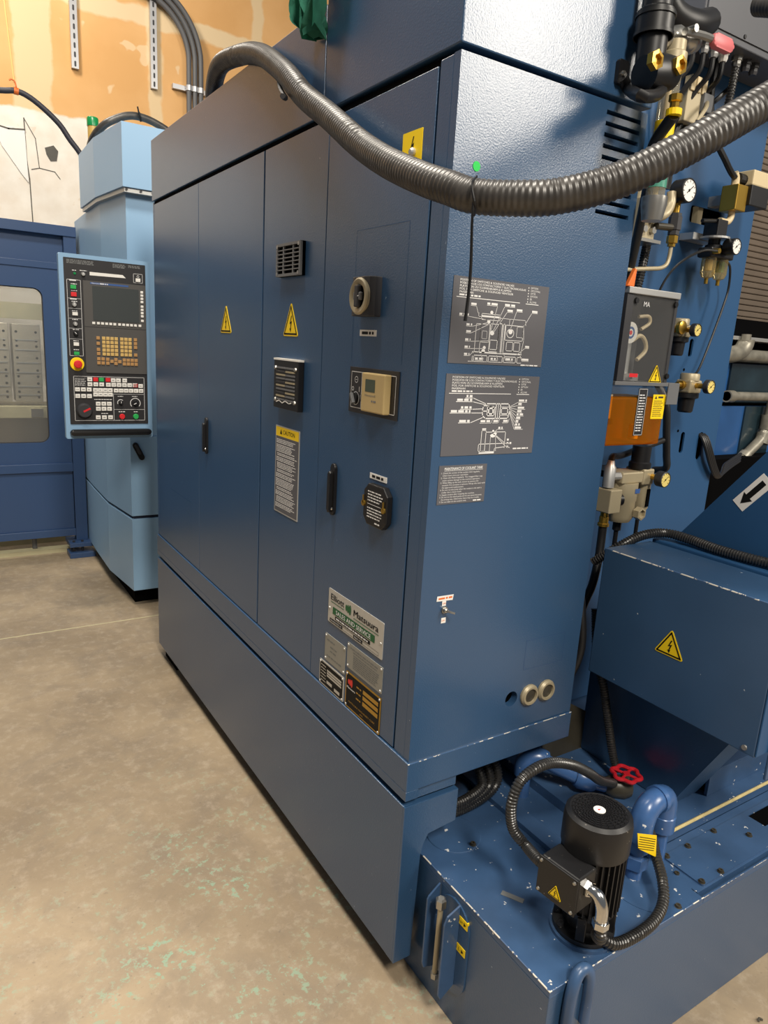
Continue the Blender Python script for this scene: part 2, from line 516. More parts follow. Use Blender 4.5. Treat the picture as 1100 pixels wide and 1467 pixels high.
# ------------------------------------------------------------------ setting
fl = struct(MB().box(-7, 8, -6, 6.2, -0.1, 0.0).build('floor', 'concrete'))
wb = struct(MB().box(-7, 8, 6.0, 6.2, 0.0, 6.0).build('wall_back', 'drywall'))
# joint between two slabs, cut as a shallow lighter strip of mortar
jt = MB().box(-6, 0.6, 2.605, 2.612, 0.0, 0.0012).build('floor_joint', 'rail_cream', fl)
# broken drywall by the white paint: hole and torn edges
hm = MB(SIDE(0.0, 0.0, 6.0))
hm.poly([(0.13, 3.02), (0.20, 3.05), (0.235, 3.01), (0.22, 2.93), (0.17, 2.92), (0.14, 2.97)], 0.004)
hm.flat_build('wall_hole', 'brown_plate', wb)
tm = MB(SIDE(0.0, 0.0, 6.0))
tm.prism([(-0.25, 3.12), (-0.02, 3.13), (-0.01, 2.72), (-0.06, 2.78), (-0.20, 2.98)], 0.0, 0.012)
tm.build('torn_drywall_flap', 'white', wb)
cm = MB(SIDE(0.0, 0.0, 6.0))
cm.stroke([(-0.02, 3.22), (-0.015, 2.9), (0.0, 2.75), (0.01, 2.2)], 0.008, 0.003)
cm.stroke([(-0.02, 3.22), (0.06, 3.08), (0.08, 2.85), (0.02, 2.83)], 0.006, 0.003)
cm.stroke([(0.08, 2.85), (0.2, 2.84), (0.24, 2.79)], 0.006, 0.003)
cm.stroke([(-0.25, 3.13), (-0.14, 3.115), (-0.02, 3.13)], 0.012, 0.0135)
cm.flat_build('wall_crack', 'brown_plate', wb)

# ------------------------------------------------------------------ electrical cabinet
cab = thing('electrical_cabinet', 'tall dark blue electrical cabinet with warning triangles, vents and nameplates', 'cabinet', (0.26, 1.05, 0.0))
MB().box(0.022, 0.525, 0.03, 2.095, 0.545, 2.078).build('body', 'blue', cab)
MB().box(0.02, 0.515, 0.022, 0.032, 0.60, 2.07).build('slot_shade_sheet', 'matte_black', cab)  # black sheet added behind the slots so their inside shade is painted in
zs = [2.0585 - 0.0219 * i for i in range(10)]
holes = [rect(0.396, z - 0.0044, 0.506, z + 0.0044) for z in zs] + [circ(0.304, 0.709, 0.020, 24)]
MB(SIDE(0, 0, 0.02)).plate(rect(0.0, 0.62, 0.527, 2.080), holes, 0.0, 0.02).build('side_panel', 'blue', cab)
MB().box(0.0, 0.022, 0.0205, 0.0615, 0.62, 2.078, 0.0012).build('corner_post', 'blue', cab)
MB().box(0.0, 0.022, 2.086, 2.10, 0.62, 2.078, 0.0012).build('corner_post', 'blue', cab)
for nm, y0, y1 in (('door', 1.497, 2.084), ('door', 0.9025, 1.4945), ('door', 0.505, 0.8945), ('door', 0.0685, 0.5025)):
    MB().box(0.0, 0.02, y0, y1, 0.6225, 2.070, 0.0014).build(nm, 'blue', cab)
MB().box(0.004, 0.0225, 0.061, 2.09, 2.0705, 2.083).build('door_gap', 'matte_black', cab)
# inset service panel outline, scored sheet seams
sm = MB(FRONT(0, 0))
sm.stroke([(-0.348, 1.51), (-0.348, 1.802), (-0.132, 1.802), (-0.132, 1.51)], 0.0012, 0.0004)
sm.flat_build('scored_line', 'blue_column', cab)
sm = MB(FRONT(0, 0)); sm.stroke([(-1.60, 0.75), (-1.60, 0.882), (-1.89, 0.882)], 0.0016, 0.0004)
sm.flat_build('scored_line', 'blue_column', cab)
sm = MB(SIDE(0, 0))
sm.stroke(rect(0.335, 0.781, 0.470, 0.859), 0.0010, 0.0004, True)
sm.flat_build('scored_line', 'navy', cab)
# plinth band
pb = MB()
pb.box(-0.005, 0.53, -0.005, 2.105, 0.545, 0.6195, 0.002)
pb.build('plinth', 'blue', cab)
MB().box(-0.005, 0.03, -0.005, 2.105, 0.5215, 0.5455, 0.001).build('plinth_lip', 'blue', cab)
MB().box(0.025, 0.15, 0.012, 2.09, 0.46, 0.546).build('plinth_recess', 'matte_black', cab)
MB().box(0.025, 0.15, 0.004, 0.02, 0.515, 0.546).build('plinth_step', 'blue', cab)
# lower skirt with its return towards the tank
MB().box(-0.006, 0.022, 0.0, 2.10, 0.066, 0.5065, 0.002).build('skirt_panel', 'blue', cab)
MB(SIDE(0, 0, 0.03)).prism([(-0.0055, 0.066), (0.045, 0.066), (0.050, 0.355), (0.056, 0.385), (0.070, 0.412), (0.154, 0.418), (0.154, 0.506), (-0.0055, 0.506)], 0.0, 0.035, 0.0015).build('skirt_return', 'blue', cab)
MB().box(0.02, 0.50, 1.9, 2.08, 0.0, 0.07).build('base_foot', 'matte_black', cab)
MB().box(0.04, 0.50, 0.62, 0.9, 0.0, 0.07).build('base_foot', 'matte_black', cab)
MB().box(0.05, 0.50, 0.50, 2.05, 0.07, 0.5455).build('base_frame', 'matte_black', cab)
# upper covers
MB().box(-0.003, 0.53, 0.535, 2.105, 2.084, 2.322, 0.002).build('top_cover', 'blue', cab)
MB().box(-0.003, 0.533, -0.003, 0.531, 2.0905, 2.95, 0.003).build('upper_housing', 'blue', cab)
MB().box(0.10, 0.50, 0.60, 1.2, 2.322, 2.40).build('top_duct', 'blue', cab)
# vent grille, louvred filter box
def grille(y0, y1, z0, z1, rows, cols, depth):
    w = y1 - y0; h = z1 - z0
    F = FRONT(y1, z0)
    g = MB(F).box(0, w, 0, h, 0, depth * 0.55).build('vent_grille', 'matte_black', cab)
    fb = MB(F)
    t = 0.007
    fb.plate(rect(0, 0, w, h), [rect(t, t, w - t, h - t)], 0.0, depth)
    fb.build('grille_frame', 'mid_grey', g)
    sb = MB(F)
    for i in range(1, rows): sb.box(t, w - t, t + (h - 2 * t) * i / rows - 0.0013, t + (h - 2 * t) * i / rows + 0.0013, depth * 0.5, depth * 0.92)
    sb.build('grille_slats', 'mid_grey', g, kind='stuff')
    for c in cols: MB(F).box(w * c - 0.0022, w * c + 0.0022, t, h - t, depth * 0.5, depth * 0.96).build('grille_bar', 'mid_grey', g)
    for a, b in ((0.05, 0.08), (0.93, 0.08), (0.05, 0.92), (0.93, 0.92)):
        m = MB(F); m.disc(w * a, h * b, 0.0048, depth + 0.0008, 12); m.flat_build('screw', 'steel', g)
grille(0.616, 0.770, 1.717, 1.803, 7, (0.30, 0.70), 0.016)
F = FRONT(0.763, 1.356); w, h = 0.161, 0.138
vb = MB(F).box(0, w, 0, h, 0, 0.018, 0.002).build('filter_box', 'black', cab)
m = MB(F).box(-0.001, w + 0.001, h - 0.003, h + 0.002, 0.001, 0.019).build('dusty_edge', 'white', vb, label='pale dust along the top edge')
for i in range(10):
    for j in range(2):
        MB(F).box(0.024 + j * 0.062, 0.08 + j * 0.062, 0.024 + i * 0.0098, 0.0285 + i * 0.0098, 0.017, 0.0215).build('louvre', ('mid_grey', 'cast', 'dark_grey', 'mid_grey')[(i * 5 + j * 3 + i // 3) % 4], vb)
for a, b in ((0.10, 0.17), (0.90, 0.17), (0.08, 0.82), (0.90, 0.82)):
    MB(F).lathe([(0.006, 0), (0.005, 0.004)], (w * a, h * b, 0.018), (0, 0, 1), 10).build('screw', 'steel', vb)
m = MB(F); m.stroke([(0.03, 0.018), (0.05, 0.023), (0.07, 0.017), (0.09, 0.024), (0.115, 0.019), (0.13, 0.022)], 0.003, 0.0222)
m.flat_build('lint', 'white', vb)
# warning triangles on doors
warn_triangle(FRONT(0.694, 1.558), 0.098, 0.092, cab)
warn_triangle(FRONT(1.207, 1.558), 0.106, 0.092, cab)
# small high-voltage placard under the hose
F = FRONT(0.176, 1.905)
pl = MB(F).prism(rrect(0, 0, 0.070, 0.067, 0.002), 0, 0.0012).build('voltage_placard', 'yellow', cab)
m = MB(F); m.poly([(0.036 + x * 0.032, 0.020 + y * 0.036) for x, y in BOLT], 0.0016); m.flat_build('placard_print', 'print_black', pl)
MB().lathe([(0.0085, 0), (0.0085, 0.006), (0.005, 0.010)], (0.0, 0.135, 1.931), (-1, 0, 0), 14).build('placard_screw', 'aluminium', cab)
# main switch
F = FRONT(0.316, 1.610); w, h = 0.088, 0.086
sw = MB(F)
pts = [(0.0, 0.0), (0.0, 0.024), (0.012, 0.027), (0.06, 0.030), (0.078, 0.026), (0.088, 0.016), (0.088, 0.0)]
sw.M = F @ Matrix(((1, 0, 0, 0), (0, 0, 1, 0), (0, 1, 0, 0), (0, 0, 0, 1)))
sw.prism(pts, 0.0, h, 0.002)
sw = sw.build('main_switch', 'dark_grey', cab)
c = F @ Vector((0.042, 0.043, 0.026))
MB().lathe([(0.0405, 0.0), (0.0405, 0.006), (0.037, 0.009), (0.028, 0.008), (0.024, 0.004)], c, (-1, 0, 0), 32, caps=False).build('dial_ring', 'cast', sw, smooth=40)
MB().lathe([(0.026, 0.0), (0.026, 0.0045)], c, (-1, 0, 0), 24).build('dial_well', 'matte_black', sw)
MB(FRONT(c.y, c.z, c.x)).box(-0.009, 0.009, -0.024, 0.024, 0.003, 0.014, 0.003).build('switch_knob', 'dark_grey', sw)
MB(FRONT(c.y, c.z, c.x)).box(-0.016, 0.016, -0.009, 0.009, 0.003, 0.012, 0.003).build('switch_grip', 'mid_grey', sw)
m = MB(FRONT(c.y, c.z, c.x)); m.quad(0.008, -0.001, 0.014, 0.001, 0.0145); m.flat_build('switch_mark', 'print_white', sw)
def label_strip(F, w, h, txt, m='white', pm='print_black'):
    l = MB(F).box(0, w, 0, h, 0, 0.0012).build('label_strip', m, cab)
    t = MB(F); t.words(w * 0.14, h * 0.28, w * 0.72, h * 0.45, 0.0016, 0.0, random.Random(len(txt))); t.flat_build('label_print', pm, l)
label_strip(FRONT(0.313, 1.567), 0.073, 0.014, 'MCSTDA 1')
label_strip(FRONT(0.234, 1.243), 0.073, 0.013, 'CONTROLLER')
# key switch plate with covered hour counter
F = FRONT(0.347, 1.388); w, h = 0.214, 0.107
kb = MB(F).box(0, w, 0, h, 0, 0.003, 0.0006).build('switch_plate', 'panel_black', cab)
p = MB(F)
p.stroke(rect(0.010, 0.012, 0.204, 0.096), 0.0016, 0.0035, True)
p.stroke([(0.058, 0.012), (0.058, 0.096)], 0.0014, 0.0035)
for cx in (0.033, 0.082):
    p.ring(cx, 0.078, 0.0065, 0.0078, 0.0035, 16); p.stroke([(cx - 0.003, 0.078), (cx + 0.003, 0.078)], 0.0012, 0.0035)
    p.ring(cx - 0.015, 0.056, 0.0035, 0.005, 0.0035, 12); p.stroke([(cx + 0.015, 0.051), (cx + 0.015, 0.061)], 0.0022, 0.0035)
    p.ring(cx, 0.034, 0.0145, 0.016, 0.0035, 20)
p.flat_build('switch_print', 'print_white', kb)
for cx in (0.033, 0.082):
    MB(F).lathe([(0.013, 0), (0.013, 0.006)], (cx, 0.034, 0.003), (0, 0, 1), 20).build('rotary_switch', 'black', kb)
    R = Matrix.Rotation(0.5, 4, 'Z'); 
    q = MB(F @ Matrix.Translation((cx, 0.034, 0.009)) @ R); q.box(-0.0035, 0.0035, -0.013, 0.013, 0, 0.008, 0.001); q.build('switch_lever', 'mid_grey', kb)
cv = MB(F).box(0.088, 0.186, 0.010, 0.098, 0.003, 0.022, 0.003).build('counter_cover', 'tan_plastic', kb)
q = MB(F); q.quad(0.106, 0.056, 0.148, 0.084, 0.0224); q.flat_build('counter_display', 'lcd', kb)
q = MB(F); q.text('Honeywell', 0.106, 0.046, 0.005, 0.0224, width=0.045); q.words(0.135, 0.034, 0.02, 0.004, 0.0224, 0.1); q.flat_build('counter_print', 'print_grey', kb)
# caution plate
F = FRONT(0.777, 1.041); w, h = 0.161, 0.260
cp = MB(F).box(0, w, 0, h, 0, 0.0014).build('caution_plate', 'plate_silver', cab)
q = MB(F); q.quad(0.004, 0.004, w - 0.004, 0.229, 0.0018); q.flat_build('caution_field', 'plate_grey', cp)
q = MB(F); q.quad(0.004, 0.230, w - 0.004, h - 0.003, 0.0018); q.flat_build('caution_header', 'yellow', cp)
q = MB(F); q.text('CAUTION', 0.053, 0.238, 0.013, 0.0022); q.poly([(0.032, 0.237), (0.046, 0.237), (0.039, 0.252)], 0.0022); q.flat_build('caution_title', 'print_black', cp)
q = MB(F); rg = random.Random(3); v = 0.219
for blk in (3, 5, 2, 3, 4, 2, 3, 5, 2, 3, 4, 3):
    for i in range(blk): q.words(0.010 if blk in (3, 5) else 0.016, v, w - 0.026, 0.0026, 0.0022, 0.25, rg); v -= 0.0046
    v -= 0.0025
q.flat_build('caution_print', 'print_white', cp)
# flush door handles
for (yy, zz) in ((0.405, 1.18), (1.40, 1.182)):
    F = FRONT(yy, zz)
    hd = MB(F).prism(stadium(0, 0, 0.024, 0.136), 0, 0.008, 0.0015).build('door_handle', 'black', cab)
    MB(F).prism(stadium(-0.002, -0.006, 0.013, 0.108), 0.008, 0.018, 0.003).build('handle_lever', 'black', hd)
    MB(F).lathe([(0.006, 0), (0.005, 0.003)], (0.0, -0.05, 0.008), (0, 0, 1), 12).build('handle_lock', 'chrome', hd)
# black socket box with two latches
F = FRONT(0.232, 1.137); w, h = 0.101, 0.098
a = 0.018
sb = MB(F).prism([(a, 0), (w - a, 0), (w, a), (w, h - a), (w - a, h), (a, h), (0, h - a), (0, a)], 0, 0.017, 0.003).build('socket_box', 'black', cab)
q = MB(F); rg = random.Random(9)
for i, v in enumerate((0.079, 0.072, 0.065, 0.058, 0.040, 0.033, 0.026, 0.019)): q.words(0.020, v, 0.066, 0.003, 0.0176, 0.3, rg)
q.stroke([(0.020, 0.051), (0.078, 0.051)], 0.0012, 0.0176); q.words(0.055, 0.008, 0.022, 0.0035, 0.0176, 0.1, rg)
q.flat_build('socket_print', 'print_white', sb)
for u in (0.004, 0.092):
    MB(F).lathe([(0.007, 0), (0.007, 0.004)], (u, 0.048, 0.017), (0, 0, 1), 12).build('latch_screw', 'brass', sb)
    MB(F).box(u - 0.002, u + 0.002, 0.048, 0.068, 0.019, 0.021).build('latch_arm', 'brass', sb)
# nameplates
def plate(name, y1, z0, w, h, m, border=None):
    F = FRONT(y1, z0)
    p = MB(F).prism(rrect(0, 0, w, h, 0.003), 0, 0.0018).build(name, m, cab)
    for a, b in ((0.006, 0.006), (w - 0.006, 0.006), (0.006, h - 0.006), (w - 0.006, h - 0.006)):
        if name != 'dealer_plate': MB(F).lathe([(0.0036, 0), (0.0026, 0.002)], (a, b, 0.0018), (0, 0, 1), 10).build('rivet', 'aluminium', p)
    return F, p
def m_logo(q, u, v, s, n):
    for du, sc in ((-0.52, 0.62), (-0.12, 0.80), (0.32, 1.0)):
        q.disc(u + du * s, v, s * 0.25 * (0.7 + sc * 0.3), n + (du + 0.6) * 0.0001, 18, ry=s * 0.62 * sc)
F, p = plate('dealer_plate', 0.408, 0.818, 0.274, 0.094, 'plate_silver')
for a in (0.008, 0.266): MB(F).lathe([(0.0036, 0), (0.0026, 0.002)], (a, 0.040, 0.0018), (0, 0, 1), 10).build('rivet', 'aluminium', p)
q = MB(F); q.text('Elliott', 0.014, 0.066, 0.0175, 0.0024, width=0.070, bold=0.0004); q.text('Matsuura', 0.134, 0.062, 0.0175, 0.0024, width=0.118, bold=0.0006)
q.quad(0.040, 0.0165, 0.218, 0.026, 0.0024); q.quad(0.012, 0.004, 0.080, 0.0125, 0.0024); q.quad(0.138, 0.004, 0.182, 0.0125, 0.0024)
q.stroke(rect(0.012, 0.004, 0.258, 0.0125), 0.0008, 0.0024, True)
q.flat_build('plate_print', 'print_black', p)
q = MB(F); m_logo(q, 0.108, 0.070, 0.022, 0.0024); q.quad(0.026, 0.029, 0.238, 0.0485, 0.0024)
q.quad(0.014, 0.059, 0.084, 0.0608, 0.0024); q.quad(0.134, 0.0545, 0.254, 0.0563, 0.0024)
q.flat_build('plate_emblem', 'logo_green', p)
q = MB(F); q.text('SALES AND SERVICE', 0.132, 0.0325, 0.0125, 0.0028, width=0.176, align='C', bold=0.0003)
q.words(0.046, 0.0192, 0.166, 0.0042, 0.0028, 0.0, random.Random(8))
q.text('MACHINE MODEL NO.', 0.046, 0.0062, 0.0045, 0.0028, width=0.06, align='C'); q.text('SERIAL NO.', 0.160, 0.0062, 0.0045, 0.0028, width=0.036, align='C')
q.flat_build('plate_letters', 'print_white', p)
F, p = plate('grey_plate', 0.418, 0.702, 0.112, 0.078, 'plate_dull')
q = MB(F); rg = random.Random(5)
for u, v, ww in ((0.012, 0.060, 0.045), (0.030, 0.044, 0.04), (0.030, 0.032, 0.04), (0.012, 0.014, 0.085)): q.words(u, v, ww, 0.004, 0.0022, 0.1, rg)
q.flat_build('plate_print', 'print_grey', p)
F, p = plate('grey_plate', 0.297, 0.732, 0.170, 0.069, 'plate_dull')
q = MB(F)
q.words(0.016, 0.056, 0.14, 0.0038, 0.0022, 0.05, rg); q.words(0.030, 0.049, 0.12, 0.0028, 0.0022, 0.1, rg)
for i in range(7): q.words(0.032, 0.041 - i * 0.0055, 0.125, 0.0028, 0.0022, 0.15, rg)
q.flat_build('plate_print', 'print_grey', p)
F, p = plate('black_plate', 0.444, 0.622, 0.136, 0.071, 'plate_silver')
q = MB(F); q.quad(0.004, 0.004, 0.132, 0.067, 0.0022); q.flat_build('plate_field', 'print_black', p)
q = MB(F)
for i in range(3): q.quad(0.045, 0.050 - i * 0.0075, 0.126, 0.0555 - i * 0.0075, 0.0026)
q.quad(0.045, 0.014, 0.075, 0.023, 0.0026); q.quad(0.088, 0.010, 0.118, 0.019, 0.0026)
for i in range(6): q.words(0.010, 0.057 - i * 0.009, 0.03, 0.003, 0.0026, 0.1, rg)
q.flat_build('plate_print', 'plate_silver', p)
F, p = plate('black_plate', 0.297, 0.622, 0.170, 0.099, 'brass')
q = MB(F); q.quad(0.004, 0.004, 0.166, 0.095, 0.0022); q.flat_build('plate_field', 'print_black', p)
q = MB(F); m_logo(q, 0.026, 0.074, 0.018, 0.0026); q.flat_build('plate_emblem', 'logo_red', p)
q = MB(F); q.text('Matsuura', 0.008, 0.055, 0.006, 0.0026, width=0.042, bold=0.0003); q.flat_build('plate_letters', 'print_white', p)
q = MB(F)
for i in range(3):
    q.quad(0.088, 0.072 - i * 0.016, 0.160, 0.083 - i * 0.016, 0.0026); q.words(0.056, 0.075 - i * 0.016, 0.024, 0.004, 0.0026, 0.1, rg)
q.text('MATSUURA MACHINERY CORP.', 0.085, 0.018, 0.005, 0.0026, width=0.13, align='C'); q.text('JAPAN', 0.085, 0.009, 0.004, 0.0026, align='C')
q.flat_build('plate_print', 'brass', p)
MB().cyl((-0.0045, -0.0045, 0.6185), (0.529, -0.0045, 0.6185), 0.0012, 6).build('worn_edge', 'edge_wear', cab)  # worn pale line also paints in the lit top edge of the plinth
# hook that carries the hose
MB().tube([(-0.003, 0.76, 2.25), (-0.03, 0.738, 2.245), (-0.046, 0.708, 2.215), (-0.052, 0.688, 2.172), (-0.064, 0.625, 2.130), (-0.088, 0.588, 2.120)], 0.0065, 8, 40).build('hose_hook', 'dark_grey', cab, smooth=40)
# side face: instruction plates
F = SIDE(0.022, 1.522); w, h = 0.260, 0.169
p1 = MB(F).box(0, w, 0, h, 0, 0.0012).build('diagram_plate', 'plate_grey', cab)
def head(q, h, w):
    T = ('POSITION OF SWITCHES & SOLENOID VALVES', 'POSICION DE LOS CONTACTORES Y ELECTROVALVULAS', 'PLATS VON ZU SCHWENKARM & KLAPPEN', 'POS. FOR SWITCHE & SOLENOID VENTILER', 'PAASEMAAN')
    for i, (s, ww) in enumerate(zip(T, (0.142, 0.176, 0.135, 0.142, 0.035))): q.text(s, 0.016, h - 0.0085 - i * 0.0057, 0.0043, 0.0018, width=ww, bold=0.00012)
    q.words(0.016, h - 0.0365, 0.055, 0.0033, 0.0018, 0.05, random.Random(1))
    q.stroke([(0.010, h - 0.0395), (0.178, h - 0.039)], 0.0014, 0.0018)
    for i, s in enumerate(('OPTION', 'OPCIONAL', 'OPTIE', 'OPTION', 'ER', 'ALLVAR')):
        q.text(s, 0.206, h - 0.0085 - i * 0.0057, 0.0041, 0.0018); q.quad(0.199, h - 0.008 - i * 0.0057, 0.2012, h - 0.0055 - i * 0.0057, 0.0018)
    q.stroke([(0.196, h - 0.0395), (0.232, h - 0.0395)], 0.0014, 0.0018)
q = MB(F); head(q, h, w); q.M = F @ Matrix.Scale(0.90, 4, (0, 1, 0))
def S(pts, wd=0.0011, closed=False): q.stroke(pts, wd, 0.0018, closed)
S(rect(0.066, 0.026, 0.079, 0.090), 0.0012, True); S(rect(0.079, 0.050, 0.102, 0.090), 0.001, True); S(rect(0.083, 0.058, 0.096, 0.075), 0.0008, True)
S(rect(0.104, 0.030, 0.128, 0.092), 0.0014, True); S(rect(0.106, 0.035, 0.126, 0.056), 0.0014, True)
S(rect(0.128, 0.028, 0.136, 0.094), 0.0016, True); S(rect(0.139, 0.028, 0.144, 0.094), 0.0016, True)
S(rect(0.146, 0.058, 0.196, 0.092), 0.0014, True); S(rect(0.152, 0.034, 0.170, 0.054), 0.0014, True); S(rect(0.173, 0.034, 0.190, 0.054), 0.0014, True)
S(rect(0.178, 0.066, 0.196, 0.090), 0.0010, True); S([(0.196, 0.094), (0.200, 0.060), (0.194, 0.020)], 0.0012)
S([(0.070, 0.114), (0.070, 0.106), (0.200, 0.106), (0.202, 0.094)], 0.001); S(rect(0.078, 0.100, 0.128, 0.113), 0.0012, True)
S([(0.080, 0.108), (0.126, 0.108)], 0.003); S([(0.155, 0.106), (0.155, 0.094)], 0.001)
q.disc(0.104, 0.117, 0.004, 0.0018); q.disc(0.098, 0.096, 0.0045, 0.0018); q.disc(0.110, 0.072, 0.0055, 0.0018); q.disc(0.160, 0.078, 0.006, 0.0018); q.ring(0.160, 0.074, 0.009, 0.0105, 0.0018); q.disc(0.092, 0.038, 0.004, 0.0018); q.disc(0.090, 0.030, 0.005, 0.0018)
S([(0.062, 0.027), (0.196, 0.027)], 0.003); S([(0.062, 0.020), (0.198, 0.020)], 0.0016); S([(0.052, 0.006), (0.198, 0.007)], 0.0012)
for u in (0.064, 0.104, 0.146, 0.184): S(rect(u - 0.002, 0.007, u + 0.002, 0.020), 0.0014, True)
for (u0, v0, u1, v1, uw) in ((0.048, 0.128, 0.068, 0.113, 0.014), (0.090, 0.132, 0.106, 0.078, 0.028), (0.138, 0.133, 0.112, 0.076, 0.028), (0.146, 0.121, 0.114, 0.074, 0.015), (0.172, 0.124, 0.160, 0.086, 0.016), (0.216, 0.124, 0.199, 0.096, 0.016), (0.020, 0.104, 0.094, 0.100, 0.024), (0.040, 0.083, 0.096, 0.094, 0.015), (0.041, 0.068, 0.098, 0.090, 0.012), (0.040, 0.050, 0.104, 0.054, 0.014), (0.040, 0.034, 0.090, 0.036, 0.014), (0.040, 0.018, 0.064, 0.028, 0.014), (0.206, 0.042, 0.184, 0.026, 0.012), (0.070, 0.009, 0.085, 0.022, 0.022), (0.112, 0.010, 0.128, 0.022, 0.020), (0.154, 0.011, 0.148, 0.024, 0.020), (0.200, 0.012, 0.194, 0.026, 0.020)):
    q.words(u0, v0 + 0.0015, uw, 0.0046, 0.0018, 0.0, random.Random(int(u0 * 1e4)))
    S([(u0, v0), (u0 + uw, v0)], 0.001); S([(u0 + (uw if u1 > u0 else 0), v0), (u1, v1)], 0.001)
q.words(0.198, 0.001, 0.05, 0.003, 0.0018, 0.0, random.Random(2))
q.flat_build('diagram_print', 'print_white', p1)
F = SIDE(0.022, 1.331); w, h = 0.260, 0.170
p2 = MB(F).box(0, w, 0, h, 0, 0.0012).build('diagram_plate', 'plate_grey', cab)
q = MB(F); head(q, h, w); q.M = F @ Matrix.Scale(0.98, 4, (0, 1, 0))
S([(0.112, 0.080), (0.104, 0.086), (0.102, 0.096), (0.104, 0.106), (0.112, 0.112), (0.176, 0.112), (0.180, 0.098), (0.176, 0.080)], 0.0024, True)
S(rect(0.116, 0.086, 0.136, 0.106), 0.002, True); S(rect(0.120, 0.090, 0.132, 0.102), 0.003, True); S([(0.140, 0.080), (0.140, 0.112)], 0.002); S([(0.146, 0.080), (0.146, 0.112)], 0.0014); S([(0.152, 0.080), (0.152, 0.112)], 0.0022)
S(rect(0.156, 0.090, 0.174, 0.102), 0.002, True); S([(0.152, 0.087), (0.178, 0.087)], 0.0012); S([(0.152, 0.105), (0.178, 0.105)], 0.0012); S([(0.106, 0.096), (0.116, 0.096)], 0.0022); S([(0.110, 0.108), (0.138, 0.104)], 0.0022)
for (u0, v0, uw, u1, v1) in ((0.056, 0.124, 0.016, 0.110, 0.112), (0.032, 0.116, 0.040, 0.108, 0.110), (0.044, 0.100, 0.028, 0.102, 0.101), (0.018, 0.092, 0.052, 0.102, 0.092), (0.042, 0.071, 0.028, 0.104, 0.082)):
    q.words(u0, v0 + 0.0015, uw, 0.0048, 0.0018, 0.0, random.Random(int(u0 * 1e4))); S([(u0 - 0.002, v0), (u0 + uw + 0.002, v0), (u1, v1)], 0.0014)
for i, uw in enumerate((0.024, 0.010, 0.022, 0.014, 0.020, 0.012, 0.008, 0.014, 0.024)):
    v0 = 0.116 - i * 0.0075 if i < 2 else 0.100 - (i - 2) * 0.0075; u0 = 0.204 - i * 0.0006
    q.words(u0, v0 + 0.0015, uw, 0.0044, 0.0018, 0.0, random.Random(i)); S([(u0 + uw, v0), (u0 - 0.001, v0), (0.180, 0.106 - i * 0.0018)], 0.001)
for u0, uw in ((0.100, 0.030), (0.136, 0.014), (0.164, 0.014)): q.words(u0, 0.072, uw, 0.0046, 0.0018, 0, random.Random(3)); S([(u0 - 0.002, 0.070), (u0 + uw, 0.070), (u0 + uw + 0.003, 0.079)], 0.001)
S(rect(0.106, 0.008, 0.118, 0.054), 0.0014, True); S([(0.108, 0.057), (0.116, 0.057)], 0.003); S([(0.118, 0.050), (0.174, 0.050), (0.174, 0.014)], 0.0014); S([(0.100, 0.008), (0.100, 0.024), (0.172, 0.024)], 0.0014)
S([(0.100, 0.008), (0.146, 0.006), (0.146, 0.014), (0.172, 0.016)], 0.0014); S([(0.104, 0.004), (0.144, 0.004)], 0.003); S([(0.132, 0.008), (0.132, 0.040)], 0.001); S([(0.150, 0.008), (0.146, 0.040)], 0.001)
q.disc(0.138, 0.052, 0.003, 0.0018); q.disc(0.138, 0.042, 0.0075, 0.0018, ry=0.004); q.disc(0.144, 0.046, 0.005, 0.0018, ry=0.003)
S([(0.146, 0.043), (0.176, 0.024), (0.192, 0.022)], 0.0012); S([(0.148, 0.040), (0.178, 0.017), (0.190, 0.014)], 0.0012); S([(0.142, 0.050), (0.150, 0.056), (0.166, 0.056)], 0.001)
for u0, v0, uw in ((0.152, 0.057, 0.012), (0.180, 0.030, 0.008), (0.180, 0.022, 0.014), (0.180, 0.014, 0.010)): q.words(u0, v0, uw, 0.0044, 0.0018, 0, random.Random(4))
q.words(0.200, 0.010, 0.046, 0.003, 0.0018, 0, random.Random(5))
q.flat_build('diagram_print', 'print_white', p2)
F = SIDE(0.022, 1.227); w, h = 0.130, 0.084
p3 = MB(F).box(0, w, 0, h, 0, 0.0012).build('maintenance_plate', 'plate_grey', cab)
q = MB(F); q.text('MAINTENANCE OF COOLANT TANK', 0.014, h - 0.010, 0.0062, 0.0018, width=0.104, bold=0.00015)
S([(0.014, h - 0.0115), (0.118, h - 0.0115)], 0.0007)
TX = ('1. Check the screen of the coolant tank regularly.', '   Clean them once per operation.', '2. Clean the filters regularly. The clogged filter may', '   cause serious damage to the machine operation.', '3. When filling up the tank, ensure to remove the', '   coolant if it contains a solvent. Fill up the tank with', '   the approved replacement.', '4. Do not run the pump when the coolant in the tank is', '   under the L level mark.', '5. Supply coolant after stopping the machine.', '6. Do not run the whole pump and do not repeat the pump', '   the wrong way. Otherwise, there may be trouble.', '7. Do not dash on the coolant tank.')
for i, s in enumerate(TX): q.text(s.strip(), 0.006 if s[0] != ' ' else 0.010, h - 0.0175 - i * 0.0052, 0.0034, 0.0018, width=min(0.118, len(s) * 0.0021))
q.words(0.098, 0.003, 0.022, 0.0028, 0.0018, 0, random.Random(5))
q.flat_build('maintenance_print', 'print_white', p3)
MB(SIDE(0.056, 1.893)).prism(circ(0, 0, 0.009, 20), 0, 0.001).build('green_dot_sticker', 'dot_green', cab)
